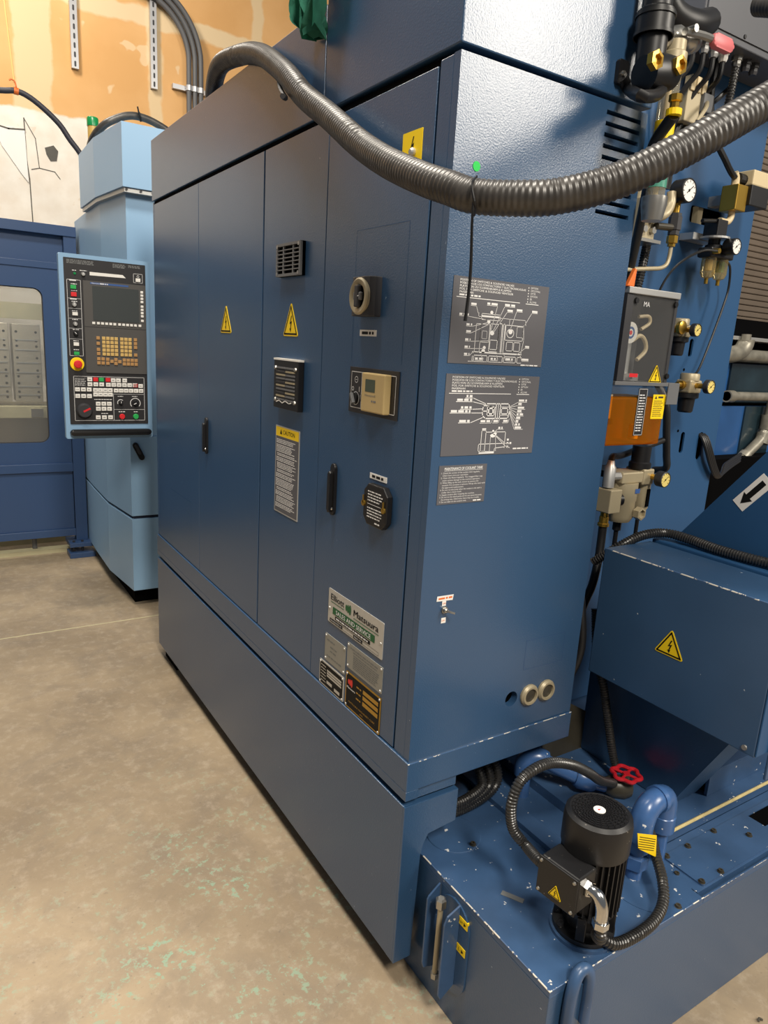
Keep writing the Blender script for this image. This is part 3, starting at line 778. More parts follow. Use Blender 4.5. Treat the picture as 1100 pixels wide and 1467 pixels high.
# toggle switch with tape labels
F = SIDE(0.066, 0.985)
tg = MB(F).lathe([(0.008, 0), (0.008, 0.004), (0.006, 0.004), (0.006, 0.010), (0.004, 0.012)], (0, 0, 0), (0, 0, 1), 14).build('toggle_switch', 'steel', cab, smooth=40)
MB(F).tube([(0, 0, 0.010), (0.004, 0.000, 0.018), (0.012, -0.002, 0.026)], 0.0026, 8).build('toggle_lever', 'steel', tg, smooth=40)
m = MB(F).poly([(-0.023, 0.022), (0.022, 0.020), (0.024, 0.033), (-0.022, 0.034)], 0.001).flat_build('tape_label', 'white', tg)
m = MB(F).quad(-0.007, 0.009, 0.004, 0.021, 0.001).flat_build('tape_label', 'white', tg)
m = MB(F).quad(-0.006, -0.032, 0.007, -0.019, 0.001).flat_build('tape_label', 'white', tg)
q = MB(F); q.words(-0.018, 0.0255, 0.038, 0.004, 0.0014, 0.0, random.Random(8)); q.text('ON', -0.005, 0.013, 0.004, 0.0014); q.text('OFF', -0.0045, -0.028, 0.004, 0.0014, width=0.009); q.flat_build('tape_print', 'orange', tg, kind='stuff')
# blanking plugs next to the open cable hole
for x in (0.3625, 0.4215):
    pg = MB().lathe([(0.0285, 0), (0.0285, 0.005), (0.024, 0.011), (0.019, 0.011), (0.018, 0.006), (0.0, 0.006)], (x, 0.0, 0.7075), (0, -1, 0), 28, caps=False).build('blanking_plug', 'cast', cab, smooth=35)
    MB().lathe([(0.0178, 0.0063), (0.0, 0.0075)], (x, 0.0, 0.7075), (0, -1, 0), 24, caps=False).build('plug_centre', 'brown_plate', pg, smooth=35)

# ------------------------------------------------------------------ big hose looping in front of the cabinet
HP = [(0.10, 1.60, 2.28), (0.055, 1.50, 2.345), (0.005, 1.30, 2.388), (0.000, 1.10, 2.368), (-0.022, 0.885, 2.305), (-0.042, 0.68, 2.205), (-0.050, 0.545, 2.118), (-0.052, 0.41, 2.045), (-0.061, 0.257, 1.961),
      (-0.080, 0.103, 1.893), (-0.086, -0.030, 1.843), (-0.080, -0.102, 1.819), (-0.064, -0.155, 1.801), (-0.018, -0.223, 1.796), (0.024, -0.262, 1.801), (0.083, -0.307, 1.822), (0.142, -0.348, 1.856), (0.218, -0.383, 1.906), (0.287, -0.403, 1.951), (0.382, -0.424, 2.010), (0.56, -0.43, 2.11), (0.80, -0.36, 2.25), (0.98, -0.10, 2.38), (1.02, 0.10, 2.46)]
hz = conduit('corrugated_hose', 'thick black corrugated hose sagging in a loop across the cabinet corner', HP, 0.0285, 0.0100, 'hose', 20, 'hose', depth=0.05)
tie = MB(); tie.tube([(-0.066 + 0.0300 * 0, -0.156, 1.8315), (-0.09, -0.175, 1.812), (-0.086, -0.182, 1.782), (-0.066, -0.158, 1.7705)], 0.0022, 6, 24)
tie.tube([(-0.088, -0.180, 1.785), (-0.085, -0.178, 1.750), (-0.074, -0.170, 1.690), (-0.070, -0.165, 1.640), (-0.071, -0.163, 1.598)], lambda i, t: 0.0022 + 0.0012 * t, 6, 30)
tie.build('cable_tie', 'black', hz)

# green cloth hanging over a post at the cover's end
po = thing('cloth_post', 'short grey flat post standing on the cabinet cover under the green cloth', 'post', (0.04, 0.70, 2.322))
MB().box(0.03, 0.042, 0.672, 0.722, 2.3225, 2.45, 0.002).build('post_bar', 'mid_grey', po)
MB().box(0.02, 0.09, 0.66, 0.735, 2.3225, 2.328).build('post_foot', 'mid_grey', po)
def cloth():
    mb = MB(); rows, cols = 22, 16; g = []
    rg = random.Random(4)
    for i in range(rows):
        t = i / (rows - 1); row = []
        for j in range(cols):
            s = j / (cols - 1) - 0.5
            wid = 0.20 * (1 - t) ** 0.7 + 0.045
            yy = 0.505 + 0.045 * t - s * wid + 0.02 * math.sin(t * 9 + j)
            xx = -0.012 - 0.035 * math.sin(t * 2.6) + 0.020 * math.sin(j * 1.7 + t * 5) * (0.5 + t)
            zz = 2.50 - 0.225 * t - (0.03 * abs(math.sin(j * 1.1)) * t) + 0.05 * s * (1 - t)
            row.append(mb.v((xx, yy, zz)))
        g.append(row)
    for i in range(rows - 1):
        for j in range(cols - 1): mb.f([g[i][j], g[i][j + 1], g[i + 1][j + 1], g[i + 1][j]])
    geo = mb.bm.faces[:]
    bmesh.ops.solidify(mb.bm, geom=geo, thickness=0.003)
    return tag(mb.build('cloth', 'cloth_green', smooth=60), 'crumpled green cloth draped over the post on the cabinet cover', 'cloth')
cloth()

# ------------------------------------------------------------------ light blue operator column
oc = thing('operator_column', 'light blue chamfered machine column behind the control panel', 'machine housing', (0.2, 3.2, 0.0))
def colpoly(o=0.0): return [(0.036 - o, 2.775 - o), (0.60, 2.775 - o), (0.60, 4.10), (0.012 - o, 4.10), (0.0 - o, 3.66), (-0.006 - o, 3.20)]
MB(TOP(0, 0, 0)).prism(colpoly(), 0.10, 0.523, 0.003).build('lower_body', 'sky_blue', oc)
MB(TOP(0, 0, 0)).prism(colpoly(-0.012), 0.523, 0.540).build('seam_groove', 'navy_dark', oc)
MB(TOP(0, 0, 0)).prism(colpoly(), 0.540, 0.985, 0.002).build('middle_body', 'sky_blue', oc)
MB(TOP(0, 0, 0)).prism(colpoly(-0.010), 0.985, 2.215, 0.002).build('upper_body', 'sky_blue', oc)
MB(TOP(0, 0, 0)).prism([(0.020, 2.722), (0.60, 2.722), (0.60, 3.64), (-0.018, 3.64), (-0.026, 3.17)], 2.235, 2.53, 0.002).build('hood', 'sky_blue', oc)
MB(TOP(0, 0, 0)).prism([(0.030, 2.735), (0.59, 2.735), (0.59, 3.62), (-0.010, 3.62), (-0.016, 3.18)], 2.2145, 2.2355).build('hood_flange', 'aluminium', oc)
MB().box(0.06, 0.55, 2.86, 4.0, 0.0, 0.10).build('plinth', 'matte_black', oc)
F = SIDE(0.078, 0.905, 2.775) @ Matrix.Rotation(0.45, 4, 'Z')
lt = MB(F).prism(stadium(0, 0, 0.030, 0.105), 0, 0.010, 0.002).build('latch', 'black', oc)
MB(F).prism(stadium(0, 0.012, 0.014, 0.06), 0.010, 0.018, 0.002).build('latch_lever', 'dark_grey', lt)
for x, y in ((0.03, 2.733), (0.10, 2.733), (0.16, 2.733)):
    MB().lathe([(0.006, 0), (0.006, 0.004)], (x + 0.01, y, 2.226), (0, -1, 0), 10).build('flange_screw', 'dark_grey', oc)

# control panel ---------------------------------------------------------------
pn = thing('control_panel', 'light blue framed operator control panel with screen, gold keypad and emergency stop', 'control panel', (-0.131, 2.52, 1.035))
F = SIDE(-0.330, 1.040, 2.45)
MB(F).prism(rrect(0.0, -0.012, 0.402, 0.829, 0.006), -0.035, 0.0, 0.003).build('frame', 'sky_blue', pn)
MB().box(-0.04, 0.06, 2.485, 2.775, 1.35, 1.50).build('mounting_arm', 'sky_blue', pn)
MB(F).prism(rrect(0.020, 0.058, 0.380, 0.811, 0.003), 0.0, 0.003).build('face_plate', 'panel_black', pn)
MB(F).prism(rrect(0.099, 0.301, 0.379, 0.718, 0.003), 0.003, 0.007, 0.001).build('screen_housing', 'panel_grey', pn)
q = MB(F); q.quad(0.099, 0.511, 0.379, 0.5135, 0.0074); q.flat_build('housing_seam', 'panel_black', pn)
MB(F).prism(rrect(0.138, 0.543, 0.347, 0.696, 0.003), 0.0065, 0.0085).build('screen', 'screen', pn)
q = MB(F); q.quad(0.130, 0.704, 0.300, 0.712, 0.0076); q.flat_build('brand_strip', 'paint_strip_blue', pn)
q = MB(F); q.text('Matsuura', 0.135, 0.7055, 0.0055, 0.008, width=0.034); q.words(0.172, 0.7058, 0.036, 0.0045, 0.008, 0.0, random.Random(8)); q.flat_build('brand_print', 'print_white', pn)
q = MB(F); q.poly([(0.130, 0.742), (0.290, 0.744), (0.276, 0.757), (0.130, 0.757)], 0.0036); q.flat_build('name_tape', 'white', pn)
q = MB(F); rg = random.Random(12)
for u, v, ww, rr in ((0.033, 0.786, 0.12, 3), (0.232, 0.786, 0.058, 3), (0.302, 0.786, 0.058, 2)):
    for i in range(rr): q.words(u, v + 0.013 - i * 0.0062, ww, 0.004, 0.0036, 0.1, rg)
q.flat_build('face_lettering', 'print_grey', pn, kind='stuff')
def key_proto(name, w, h, d, m):
    o = MB(F).box(-w / 2, w / 2, -h / 2, h / 2, 0, d, 0.0012).build(name, m, pn); return o
def keys(name, w, h, d, m, spots, n0=0.007, first=[None]):
    pr = None
    for (u, v) in spots:
        wp = F @ Vector((u, v, n0 + d / 2))
        if pr is None:
            pr = key_proto(name, w, h, d, m); pr.location = wp - wloc(pn)
        else: inst(pr, pn, wp, name)
keys('soft_key', 0.013, 0.011, 0.003, 'white', [(0.361, 0.686 - i * 0.0149) for i in range(4)] + [(0.361, 0.620 - i * 0.0150) for i in range(4)] + [(0.361, 0.554)]
     + [(0.139, 0.530)] + [(0.160 + i * 0.01825, 0.530) for i in range(5)] + [(0.255 + i * 0.01825, 0.530) for i in range(5)] + [(0.349, 0.530)])
g = []
for r in range(5):
    v = 0.463 - r * 0.0182
    g += [(0.181 + i * 0.0187, v) for i in range(4)] + [(0.263 + i * 0.0187, v) for i in range(3)]
keys('gold_key', 0.0155, 0.0150, 0.004, 'gold_key', g)
keys('gold_key', 0.0155, 0.0150, 0.004, 'gold_key_dim', [(0.156, 0.463), (0.156, 0.438), (0.156, 0.410), (0.156, 0.391), (0.326, 0.463), (0.326, 0.445), (0.326, 0.427), (0.326, 0.391),
     (0.156, 0.367), (0.156, 0.348), (0.175, 0.367), (0.175, 0.348), (0.196, 0.366), (0.196, 0.348), (0.215, 0.357), (0.233, 0.366), (0.233, 0.348), (0.251, 0.357)]
     + [(0.272 + i * 0.0183, vv) for i in range(4) for vv in (0.365, 0.347)])
# left strip
q = MB(F)
q.stroke(rect(0.031, 0.377, 0.089, 0.716), 0.0016, 0.0036, True)
for v in (0.634, 0.590, 0.545, 0.501, 0.453): q.stroke([(0.031, v), (0.089, v)], 0.0012, 0.0036)
q.stroke(rect(0.042, 0.075, 0.364, 0.283), 0.0016, 0.0036, True)
q.stroke([(0.218, 0.204), (0.218, 0.075)], 0.0014, 0.0036); q.stroke([(0.218, 0.202), (0.364, 0.202)], 0.0014, 0.0036); q.stroke([(0.218, 0.128), (0.364, 0.128)], 0.0014, 0.0036)
q.stroke(rect(0.325, 0.728, 0.366, 0.768), 0.0014, 0.0036, True); q.ring(0.346, 0.757, 0.004, 0.0055, 0.0036, 14)
q.stroke([(0.046, 0.275), (0.098, 0.275)], 0.0006, 0.0036)
for (u, v) in ((0.056, 0.714), (0.056, 0.632)): q.quad(u - 0.014, v - 0.003, u + 0.014, v + 0.003, 0.0038)
for v in (0.697, 0.668, 0.620, 0.578, 0.540, 0.495, 0.444, 0.404): q.words(0.048, v - 0.001, 0.028, 0.0035, 0.0036, 0.2, rg)
for i in range(4): q.words(0.047, 0.268 - i * 0.009, 0.048, 0.003, 0.0036, 0.1, rg)
q.ring(0.320, 0.159, 0.022, 0.025, 0.0036, 24, -0.7, 3.9); q.ring(0.251, 0.161, 0.013, 0.016, 0.0036, 20, 0.8, 3.6)
q.words(0.238, 0.190, 0.025, 0.003, 0.0036, 0, rg); q.words(0.305, 0.190, 0.025, 0.003, 0.0036, 0, rg); q.words(0.240, 0.115, 0.03, 0.004, 0.0036, 0, rg); q.words(0.312, 0.115, 0.018, 0.004, 0.0036, 0, rg)
q.words(0.130, 0.174, 0.08, 0.003, 0.0036, 0, rg); q.words(0.160, 0.107, 0.03, 0.003, 0.0036, 0, rg)
q.words(0.055, 0.756, 0.02, 0.003, 0.0036, 0, rg); q.words(0.088, 0.758, 0.03, 0.003, 0.0036, 0, rg)
q.flat_build('face_print', 'print_white', pn, kind='stuff')
def btn(name, u, v, w, h, m, d=0.006): return MB(F).box(u - w / 2, u + w / 2, v - h / 2, v + h / 2, 0.003, 0.003 + d, 0.001).build(name, m, pn)
btn('power_button', 0.057, 0.684, 0.024, 0.017, 'green'); btn('power_button', 0.058, 0.652, 0.024, 0.019, 'red')
btn('push_button', 0.060, 0.566, 0.023, 0.015, 'white'); btn('push_button', 0.060, 0.430, 0.023, 0.016, 'white'); btn('push_button', 0.060, 0.388, 0.023, 0.015, 'green')
btn('push_button', 0.345, 0.740, 0.022, 0.016, 'white')
def knob(name, u, v, r, m, mark='print_white', d=0.014, a=0.0):
    o = MB(F).lathe([(r, 0.003), (r * 0.95, 0.003 + d * 0.6), (r * 0.8, 0.003 + d)], (u, v, 0), (0, 0, 1), 24).build(name, m, pn, smooth=35)
    k = MB(F @ Matrix.Translation((u, v, 0.0034 + d)) @ Matrix.Rotation(a, 4, 'Z')); k.quad(-r * 0.12, -r * 0.2, r * 0.12, r * 0.75, 0); k.flat_build('knob_mark', mark, o)
    return o
knob('selector_knob', 0.058, 0.607, 0.010, 'aluminium'); knob('selector_knob', 0.059, 0.521, 0.010, 'aluminium'); knob('selector_knob', 0.060, 0.478, 0.011, 'black', a=0.8)
knob('selector_knob', 0.101, 0.744, 0.009, 'aluminium'); MB(F).lathe([(0.006, 0.003), (0.005, 0.006)], (0.066, 0.744, 0), (0, 0, 1), 12).build('indicator_lamp', 'lamp_green', pn)
es = MB(F).lathe([(0.031, 0.003), (0.031, 0.006), (0.029, 0.008)], (0.0605, 0.339, 0), (0, 0, 1), 32).build('stop_collar', 'yellow', pn, smooth=40)
MB(F).lathe([(0.010, 0.008), (0.010, 0.018), (0.018, 0.020), (0.0185, 0.028), (0.015, 0.032), (0.0, 0.033)], (0.0605, 0.339, 0), (0, 0, 1), 28, caps=False).build('emergency_stop', 'red', pn, smooth=40)
# lower keypad
W = []
W += [(0.113, 0.270), (0.219, 0.268), (0.243, 0.268), (0.272, 0.268)]
W += [(0.113 + i * 0.0262, 0.247) for i in range(3)] + [(0.196 + i * 0.0247, 0.246) for i in range(6)] + [(0.347, 0.243)]
W += [(0.057 + i * 0.0258, v) for i in range(3) for v in (0.222, 0.191)]
W += [(0.137 + i * 0.0223, v) for i in range(4) for v in (0.220, 0.199)]
W += [(0.231 + i * 0.0234, 0.219) for i in range(6)]
W += [(0.147 + i * 0.0253, v) for i in range(3) for v in (0.155, 0.131)] + [(0.145 + i * 0.0280, 0.090) for i in range(3)]
keys('membrane_key', 0.0215, 0.0185, 0.004, 'white', W, 0.003)
keys('membrane_key', 0.0215, 0.0185, 0.004, 'red', [(0.139, 0.270), (0.195, 0.269), (0.3215, 0.2455)], 0.003)
keys('membrane_key', 0.0215, 0.0185, 0.004, 'green', [(0.165, 0.270)], 0.003)
q = MB(F)
for (u, v) in W: q.words(u - 0.006, v - 0.002, 0.012, 0.0035, 0.0072, 0.1, rg)
q.flat_build('key_print', 'print_grey', pn)
knob('feed_dial', 0.084, 0.122, 0.036, 'dark_grey', 'red', 0.018, -1.1)
knob('override_knob', 0.251, 0.161, 0.010, 'black'); knob('override_knob', 0.320, 0.159, 0.014, 'black', a=2.0)
for u, m in ((0.256, 'red'), (0.321, 'green')): MB(F).lathe([(0.0135, 0.003), (0.0135, 0.008), (0.011, 0.011)], (u, 0.093, 0), (0, 0, 1), 24).build('round_button', m, pn, smooth=40)
MB(F).prism(stadium(0.204, 0.019, 0.376, 0.029), 0.0, 0.030, 0.008).build('panel_handle', 'black', pn, smooth=40)

# signal lamp, hose and cable above the column ---------------------------------
sl = thing('signal_lamp', 'slim signal lamp with green cap over a yellow tube above the column', 'signal lamp', (0.021, 3.4, 2.53))
MB().cyl((0.021, 3.4, 2.53), (0.021, 3.4, 2.64), 0.028, 20).build('amber_tube', 'lamp_amber', sl, smooth=40)
MB().lathe([(0.031, 0), (0.031, 0.040), (0.027, 0.046)], (0.021, 3.4, 2.64), (0, 0, 1), 20).build('green_cap', 'lamp_green', sl, smooth=40)
hh = MB(); hh.tube([(0.03, 3.62, 2.45), (0.00, 3.35, 2.545), (0.040, 3.22, 2.612), (0.124, 3.2, 2.665), (0.198, 3.2, 2.688), (0.284, 3.2, 2.682), (0.38, 3.2, 2.648), (0.46, 3.2, 2.60), (0.58, 3.2, 2.45)], 0.020, 14, 70)
hh = tag(hh.build('column_hose', 'hose', smooth=40), 'worn dark hose arching over the hood of the light blue column', 'hose')
MB().tube([(0.215, 3.178, 2.71), (0.222, 3.16, 2.69), (0.228, 3.175, 2.655), (0.205, 3.15, 2.725)], 0.004, 6, 12).build('cable_tie', 'black', hh)
cb = MB(); cb.tube([(-0.9, 4.6, 2.96), (-0.6, 4.6, 3.0), (-0.317, 4.6, 3.034), (-0.226, 4.6, 3.05), (-0.152, 4.6, 3.033), (-0.061, 4.6, 2.979), (0.036, 4.6, 2.899), (0.099, 4.6, 2.814), (0.168, 4.6, 2.728), (0.24, 4.6, 2.58), (0.27, 4.5, 2.40)], 0.019, 12, 80)
cb = tag(cb.build('hanging_cable', 'cable', smooth=40), 'dark grey cable curving down the wall from an orange tie', 'cable')
ot = MB(); ot.lathe([(0.023, -0.014), (0.023, 0.014)], (-0.222, 4.6, 3.049), (1, 0, -0.05), 14); ot.tube([(-0.222, 4.578, 3.068), (-0.23, 4.58, 3.10), (-0.25, 4.58, 3.11), (-0.262, 4.58, 3.10)], 0.005, 6)
ot.build('orange_tie', 'orange', cb)
tag(MB().tube([(-0.30, 4.62, 4.3), (-0.27, 4.62, 3.75), (-0.23, 4.61, 3.10)], 0.005, 6, 10).build('hanging_string', 'string'), 'pale orange string holding up the hanging cable', 'string')

# strut channels and conduits on the wall
def strut(x, z0, z1, label):
    t = thing('strut_channel', label, 'strut', (x, 5.97, z0), 'struts on the drywall')
    MB().box(x - 0.028, x + 0.028, 5.96, 5.998, z0, z1).build('channel', 'galv', t)
    q = MB(SIDE(0, 0, 5.9598))
    n = int((z1 - z0) / 0.07)
    for i in range(n): q.poly(stadium(x, z0 + 0.035 + i * 0.07, 0.016, 0.044, 4), 0.0005)
    q.flat_build('channel_slots', 'dark_grey', t, kind='stuff')
strut(0.395, 3.68, 4.9, 'galvanised strut channel on bare drywall, hanging clear of the conduits')
strut(1.055, 3.67, 4.9, 'galvanised strut channel under the bend of the grey conduits')
for i in range(3):
    r0 = 0.46 + i * 0.055; xx = 1.36 + i * 0.055
    pts = [(xx, 5.93, 2.9), (xx, 5.93, 3.6), (xx, 5.93, 3.95)]
    for k in range(1, 9):
        a = k / 8 * PI / 2 * 0.82
        pts.append((xx - r0 * (1 - math.cos(a)), 5.93, 3.95 + r0 * math.sin(a)))
    l = pts[-1]; pts.append((l[0] - 0.6, 5.93, l[2] + 0.12)); pts.append((l[0] - 1.2, 5.93, l[2] + 0.24))
    tag(MB().tube(pts, 0.024, 10, 70).build('wall_conduit', 'conduit_grey', smooth=40), ('grey conduit bending up the drywall, innermost of three', 'grey conduit bending up the drywall, middle of three', 'grey conduit bending up the drywall, outermost of three')[i], 'conduit', 'conduits on the drywall')
st = thing('conduit_clamp_strut', 'short horizontal strut clamping the three grey conduits to the drywall', 'strut', (1.4, 5.98, 3.73))
MB().box(1.22, 1.62, 5.955, 5.998, 3.712, 3.752).build('channel', 'galv', st)
for i in range(3): MB().lathe([(0.030, -0.022), (0.030, 0.022)], (1.36 + i * 0.055, 5.93, 3.732), (0, 0, 1), 12).build('clamp', 'galv', st)

# ------------------------------------------------------------------ dark blue work enclosure with window
en = thing('work_enclosure', 'dark blue machine enclosure with a rounded window on levelling feet', 'machine housing', (-1.2, 4.5, 0.0))
def ebox(x0, x1, z0, z1, y0, y1, nm, m='navy', bev=0.002): return MB().box(x0, x1, y0, y1, z0, z1, bev).build(nm, m, en)
ebox(-0.075, 0.0, 0.10, 2.13, 3.94, 4.02, 'post'); ebox(-2.6, -2.52, 0.10, 2.13, 3.94, 4.02, 'post')
ebox(-2.6, 0.0, 2.10, 2.16, 3.93, 5.2, 'top_frame'); ebox(-2.52, -0.075, 1.925, 2.10, 3.985, 4.0, 'upper_panel'); ebox(-2.52, -0.075, 1.895, 1.935, 3.955, 4.0, 'rail')
ebox(-2.52, -0.075, 0.588, 0.645, 3.945, 4.0, 'rail'); ebox(-2.52, -0.075, 0.135, 0.185, 3.945, 4.0, 'rail')
ebox(-2.52, -0.078, 0.185, 0.588, 3.962, 3.99, 'lower_panel')
MB(SIDE(0, 0, 3.985)).plate(rect(-2.52, 0.645, -0.077, 1.895), [rrect(-1.75, 0.785, -0.208, 1.772, 0.055)], 0.0, 0.022).build('window_door', 'navy', en)
MB(SIDE(0, 0, 3.985)).plate(rrect(-1.77, 0.765, -0.190, 1.79, 0.06), [rrect(-1.745, 0.79, -0.213, 1.767, 0.05)], -0.006, 0.004).build('window_seal', 'dark_grey', en)
MB(SIDE(0, 0, 3.985)).prism(rrect(-1.755, 0.78, -0.203, 1.777, 0.05), -0.004, 0.0).build('window_pane', 'pane', en)
ebox(-2.6, -2.5, 0.1, 2.1, 4.02, 5.2, 'side_wall'); ebox(-0.02, 0.0, 0.1, 2.1, 4.02, 5.2, 'side_wall')
ebox(-0.13, 0.02, 0.072, 0.10, 3.86, 4.06, 'foot_bracket'); ebox(-0.135, 0.03, 0.0, 0.035, 3.84, 3.98, 'foot_plate')
for x in (-0.10, -0.045): MB().cyl((x, 3.90, 0.035), (x, 3.90, 0.11), 0.009, 10).build('levelling_bolt', 'dark_grey', en)
MB().cyl((-0.325, 4.08, 0.0), (-0.325, 4.08, 0.14), 0.016, 12).build('levelling_bolt', 'mid_grey', en)
rl = tag(MB().box(-3.0, -0.05, 4.02, 4.10, 0.0, 0.03).build('floor_rail', 'rail_cream'), 'cream steel rail on the floor along the front of the enclosure', 'rail', 'floor rails')
tag(MB().box(-3.0, -0.05, 4.30, 4.38, 0.0, 0.06).build('floor_rail', 'rail_cream'), 'cream steel rail on the floor deep under the enclosure', 'rail', 'floor rails')
area_light('enclosure_work_lamp', (-0.75, 4.20, 2.02), (-0.75, 4.70, 1.3), 0.9, 0.06, 14, WARM)
# tooling fixtures seen through the window
def fixture(x0, x1, label):
    t = thing('tooling_fixture', label, 'fixture', ((x0 + x1) / 2, 4.68, 0.97), 'fixture plates inside the enclosure')
    MB().box(x0, x1, 4.60, 4.76, 0.995, 1.545, 0.004).build('block', 'fixture', t)
    for u in (0.14, 0.84):
        for v in (0.06, 0.13, 0.24, 0.33, 0.41, 0.57, 0.72, 0.79, 0.90):
            m = MB(SIDE(0, 0, 4.5998)); m.disc(x0 + (x1 - x0) * u, 0.995 + 0.55 * v, 0.009, 0.0004, 12); m.flat_build('bolt_hole', 'matte_black', t)
    for z in (1.04, 1.10, 1.20, 1.27, 1.36, 1.43): MB().box(x0 + 0.02, x1 - 0.02, 4.596, 4.60, z, z + 0.008).build('clamp_bar', 'aluminium', t)
fixture(-0.337, -0.156, 'grey machined fixture block with two columns of holes nearest the enclosure post')
fixture(-0.545, -0.36, 'grey machined fixture block beside the first one behind the window')
fixture(-0.76, -0.57, 'grey machined fixture block deepest behind the window glass')
fb = thing('fixture_base', 'long pale steel base carrying the fixture blocks inside the enclosure', 'machine base', (-0.6, 4.7, 0.87))
MB().box(-1.4, -0.06, 4.55, 4.90, 0.88, 0.966, 0.004).build('base_beam', 'rail_cream', fb)
MB().box(-0.25, -0.17, 4.53, 4.55, 0.89, 0.95).build('clamp_block', 'steel', fb)
MB().box(-1.3, -0.1, 4.6, 4.85, 0.10, 0.88).build('base_column', 'dark_grey', fb)
tag(MB().box(-2.4, -0.05, 5.0, 5.05, 1.58, 1.70).build('cream_stripe', 'rail_cream'), 'cream stripe behind the fixture blocks inside the enclosure', 'beam')  # cream stripe across the enclosure, just above the fixture blocks

# ------------------------------------------------------------------ coolant tank
tk = thing('coolant_tank', 'low worn blue coolant tank with bolted hatches under the pump', 'tank', (0.8, 0.0, 0.0))
TX0, TY0, TZ = 0.065, -0.425, 0.345
MB().box(TX0, 1.70, TY0, 0.45, 0.0, 0.330, 0.0015).build('tank_body', 'blue', tk)
MB().box(TX0, 0.563, TY0, 0.45, 0.3301, TZ, 0.0012).build('top_plate', 'blue_worn', tk)
MB().box(0.5635, 1.70, TY0, TY0 + 0.004, 0.3301, TZ + 0.002, 0.0008).build('rim', 'blue_worn', tk)
MB().box(0.567, 1.70, TY0 + 0.018, -0.262, 0.3301, TZ - 0.001, 0.0008).build('deck_plate', 'blue_worn', tk)
hp = MB(TOP(0, 0, TZ - 0.001)).plate(rrect(0.594, -0.402, 1.70, -0.288, 0.006), [rect(0.948, -0.352, 1.10, -0.303)], 0.0, 0.004).build('bolted_hatch', 'blue_worn', tk)
MB().box(0.945, 1.103, -0.355, -0.300, TZ - 0.004, TZ + 0.0005).build('hatch_shade_box', 'matte_black', tk)  # black box filling the opening, its colour stands for the shade inside
bolt0 = None
def bolt(x, y, z, parent, m='brown_plate', r=0.0062):
    b = MB().lathe([(r * 1.35, 0), (r * 1.35, 0.0015), (r, 0.0015), (r, 0.006), (r * 0.5, 0.006), (r * 0.5, 0.004)], (x, y, z), (0, 0, 1), 12).build('bolt', m, parent, smooth=30)
for (x, y) in ((0.602, -0.296), (0.602, -0.393), (0.684, -0.299), (0.676, -0.395), (0.871, -0.352), (0.80, -0.296)): bolt(x, y, TZ + 0.003, tk)
for (x, y) in ((0.485, -0.412), (0.5745, -0.345), (0.545, -0.275)): bolt(x, y, TZ - 0.001 if x > 0.5645 else TZ, tk)
# round hatch
MB().lathe([(0.070, 0), (0.070, 0.0012), (0.0685, 0.002)], (0.180, 0.028, TZ), (0, 0, 1), 40).build('round_hatch', 'blue_worn', tk)
bolt(0.198, -0.028, TZ + 0.002, tk)
MB().lathe([(0.10, 0), (0.10, 0.0012)], (0.49, -0.325, TZ), (0, 0, 1), 40).build('pipe_flange', 'blue_worn', tk)
lb = MB(TOP(0.150, -0.186, TZ) @ Matrix.Rotation(-1.05, 4, 'Z')).box(0, 0.052, 0, 0.014, 0, 0.0008).build('paper_label', 'print_grey', tk)
# level gauge between two guard fins
MB(FRONT(0, 0, TX0)).prism(stadium(0.135, 0.205, 0.110, 0.245), 0.0, 0.004).build('gauge_backing', 'blue', tk)
MB(frame((0, -0.074, 0), (1, 0, 0), (0, 0, 1))).prism([(0.061, 0.095), (0.030, 0.105), (0.026, 0.118), (0.026, 0.298), (0.030, 0.306), (0.061, 0.330)], 0.0, 0.005, 0.001).build('guard_fin', 'blue_worn', tk)
MB(frame((0, -0.150, 0), (1, 0, 0), (0, 0, 1))).prism([(0.061, 0.110), (0.026, 0.085), (0.018, 0.100), (0.018, 0.292), (0.026, 0.312), (0.061, 0.328)], 0.0, 0.005, 0.001).build('guard_fin', 'blue_worn', tk)
lg = MB().cyl((0.036, -0.115, 0.120), (0.036, -0.115, 0.315), 0.0065, 14).build('sight_gauge', 'cast', tk, smooth=40)
MB().lathe([(0.013, 0), (0.013, 0.020), (0.008, 0.024)], (0.036, -0.115, 0.305), (0, 0, 1), 6).build('gauge_nut', 'steel', lg)
MB().lathe([(0.010, 0), (0.010, 0.014)], (0.036, -0.115, 0.108), (0, 0, 1), 6).build('gauge_nut', 'steel', lg)
for zz, s in ((0.283, 'H'), (0.210, 'L')):
    F = FRONT(-0.142, zz, TX0)
    y = MB(F).box(0, 0.042, 0, 0.020, 0.0, 0.0052).build('level_sticker', 'yellow', tk)
    q = MB(F); q.poly([(0.004, 0.010), (0.014, 0.015), (0.014, 0.005)], 0.0058); q.poly([(0.038, 0.010), (0.030, 0.015), (0.030, 0.005)], 0.0058); q.text(s, 0.022, 0.006, 0.008, 0.0058, align='C'); q.flat_build('sticker_print', 'print_black', y)
# lifting handle on the near wall
MB().tube([(0.112, -0.437, 0.03), (0.112, -0.437, 0.18), (0.113, -0.437, 0.30), (0.118, -0.437, 0.345), (0.132, -0.434, 0.366), (0.150, -0.434, 0.368), (0.162, -0.437, 0.350), (0.165, -0.438, 0.31), (0.164, -0.438, 0.235)], 0.0125, 12, 70).build('lifting_handle', 'blue_worn', tk, smooth=40)
MB().box(0.116, 0.160, -0.433, -0.428, 0.03, 0.325).build('handle_web', 'blue', tk)
MB().cyl((TX0 + 0.001, TY0, TZ), (TX0 + 0.001, 0.0, TZ), 0.0018, 6).build('worn_edge', 'edge_wear', tk)
MB().cyl((TX0, TY0 + 0.001, TZ), (1.70, TY0 + 0.001, TZ + 0.001), 0.0014, 6).build('worn_edge', 'edge_wear', tk)
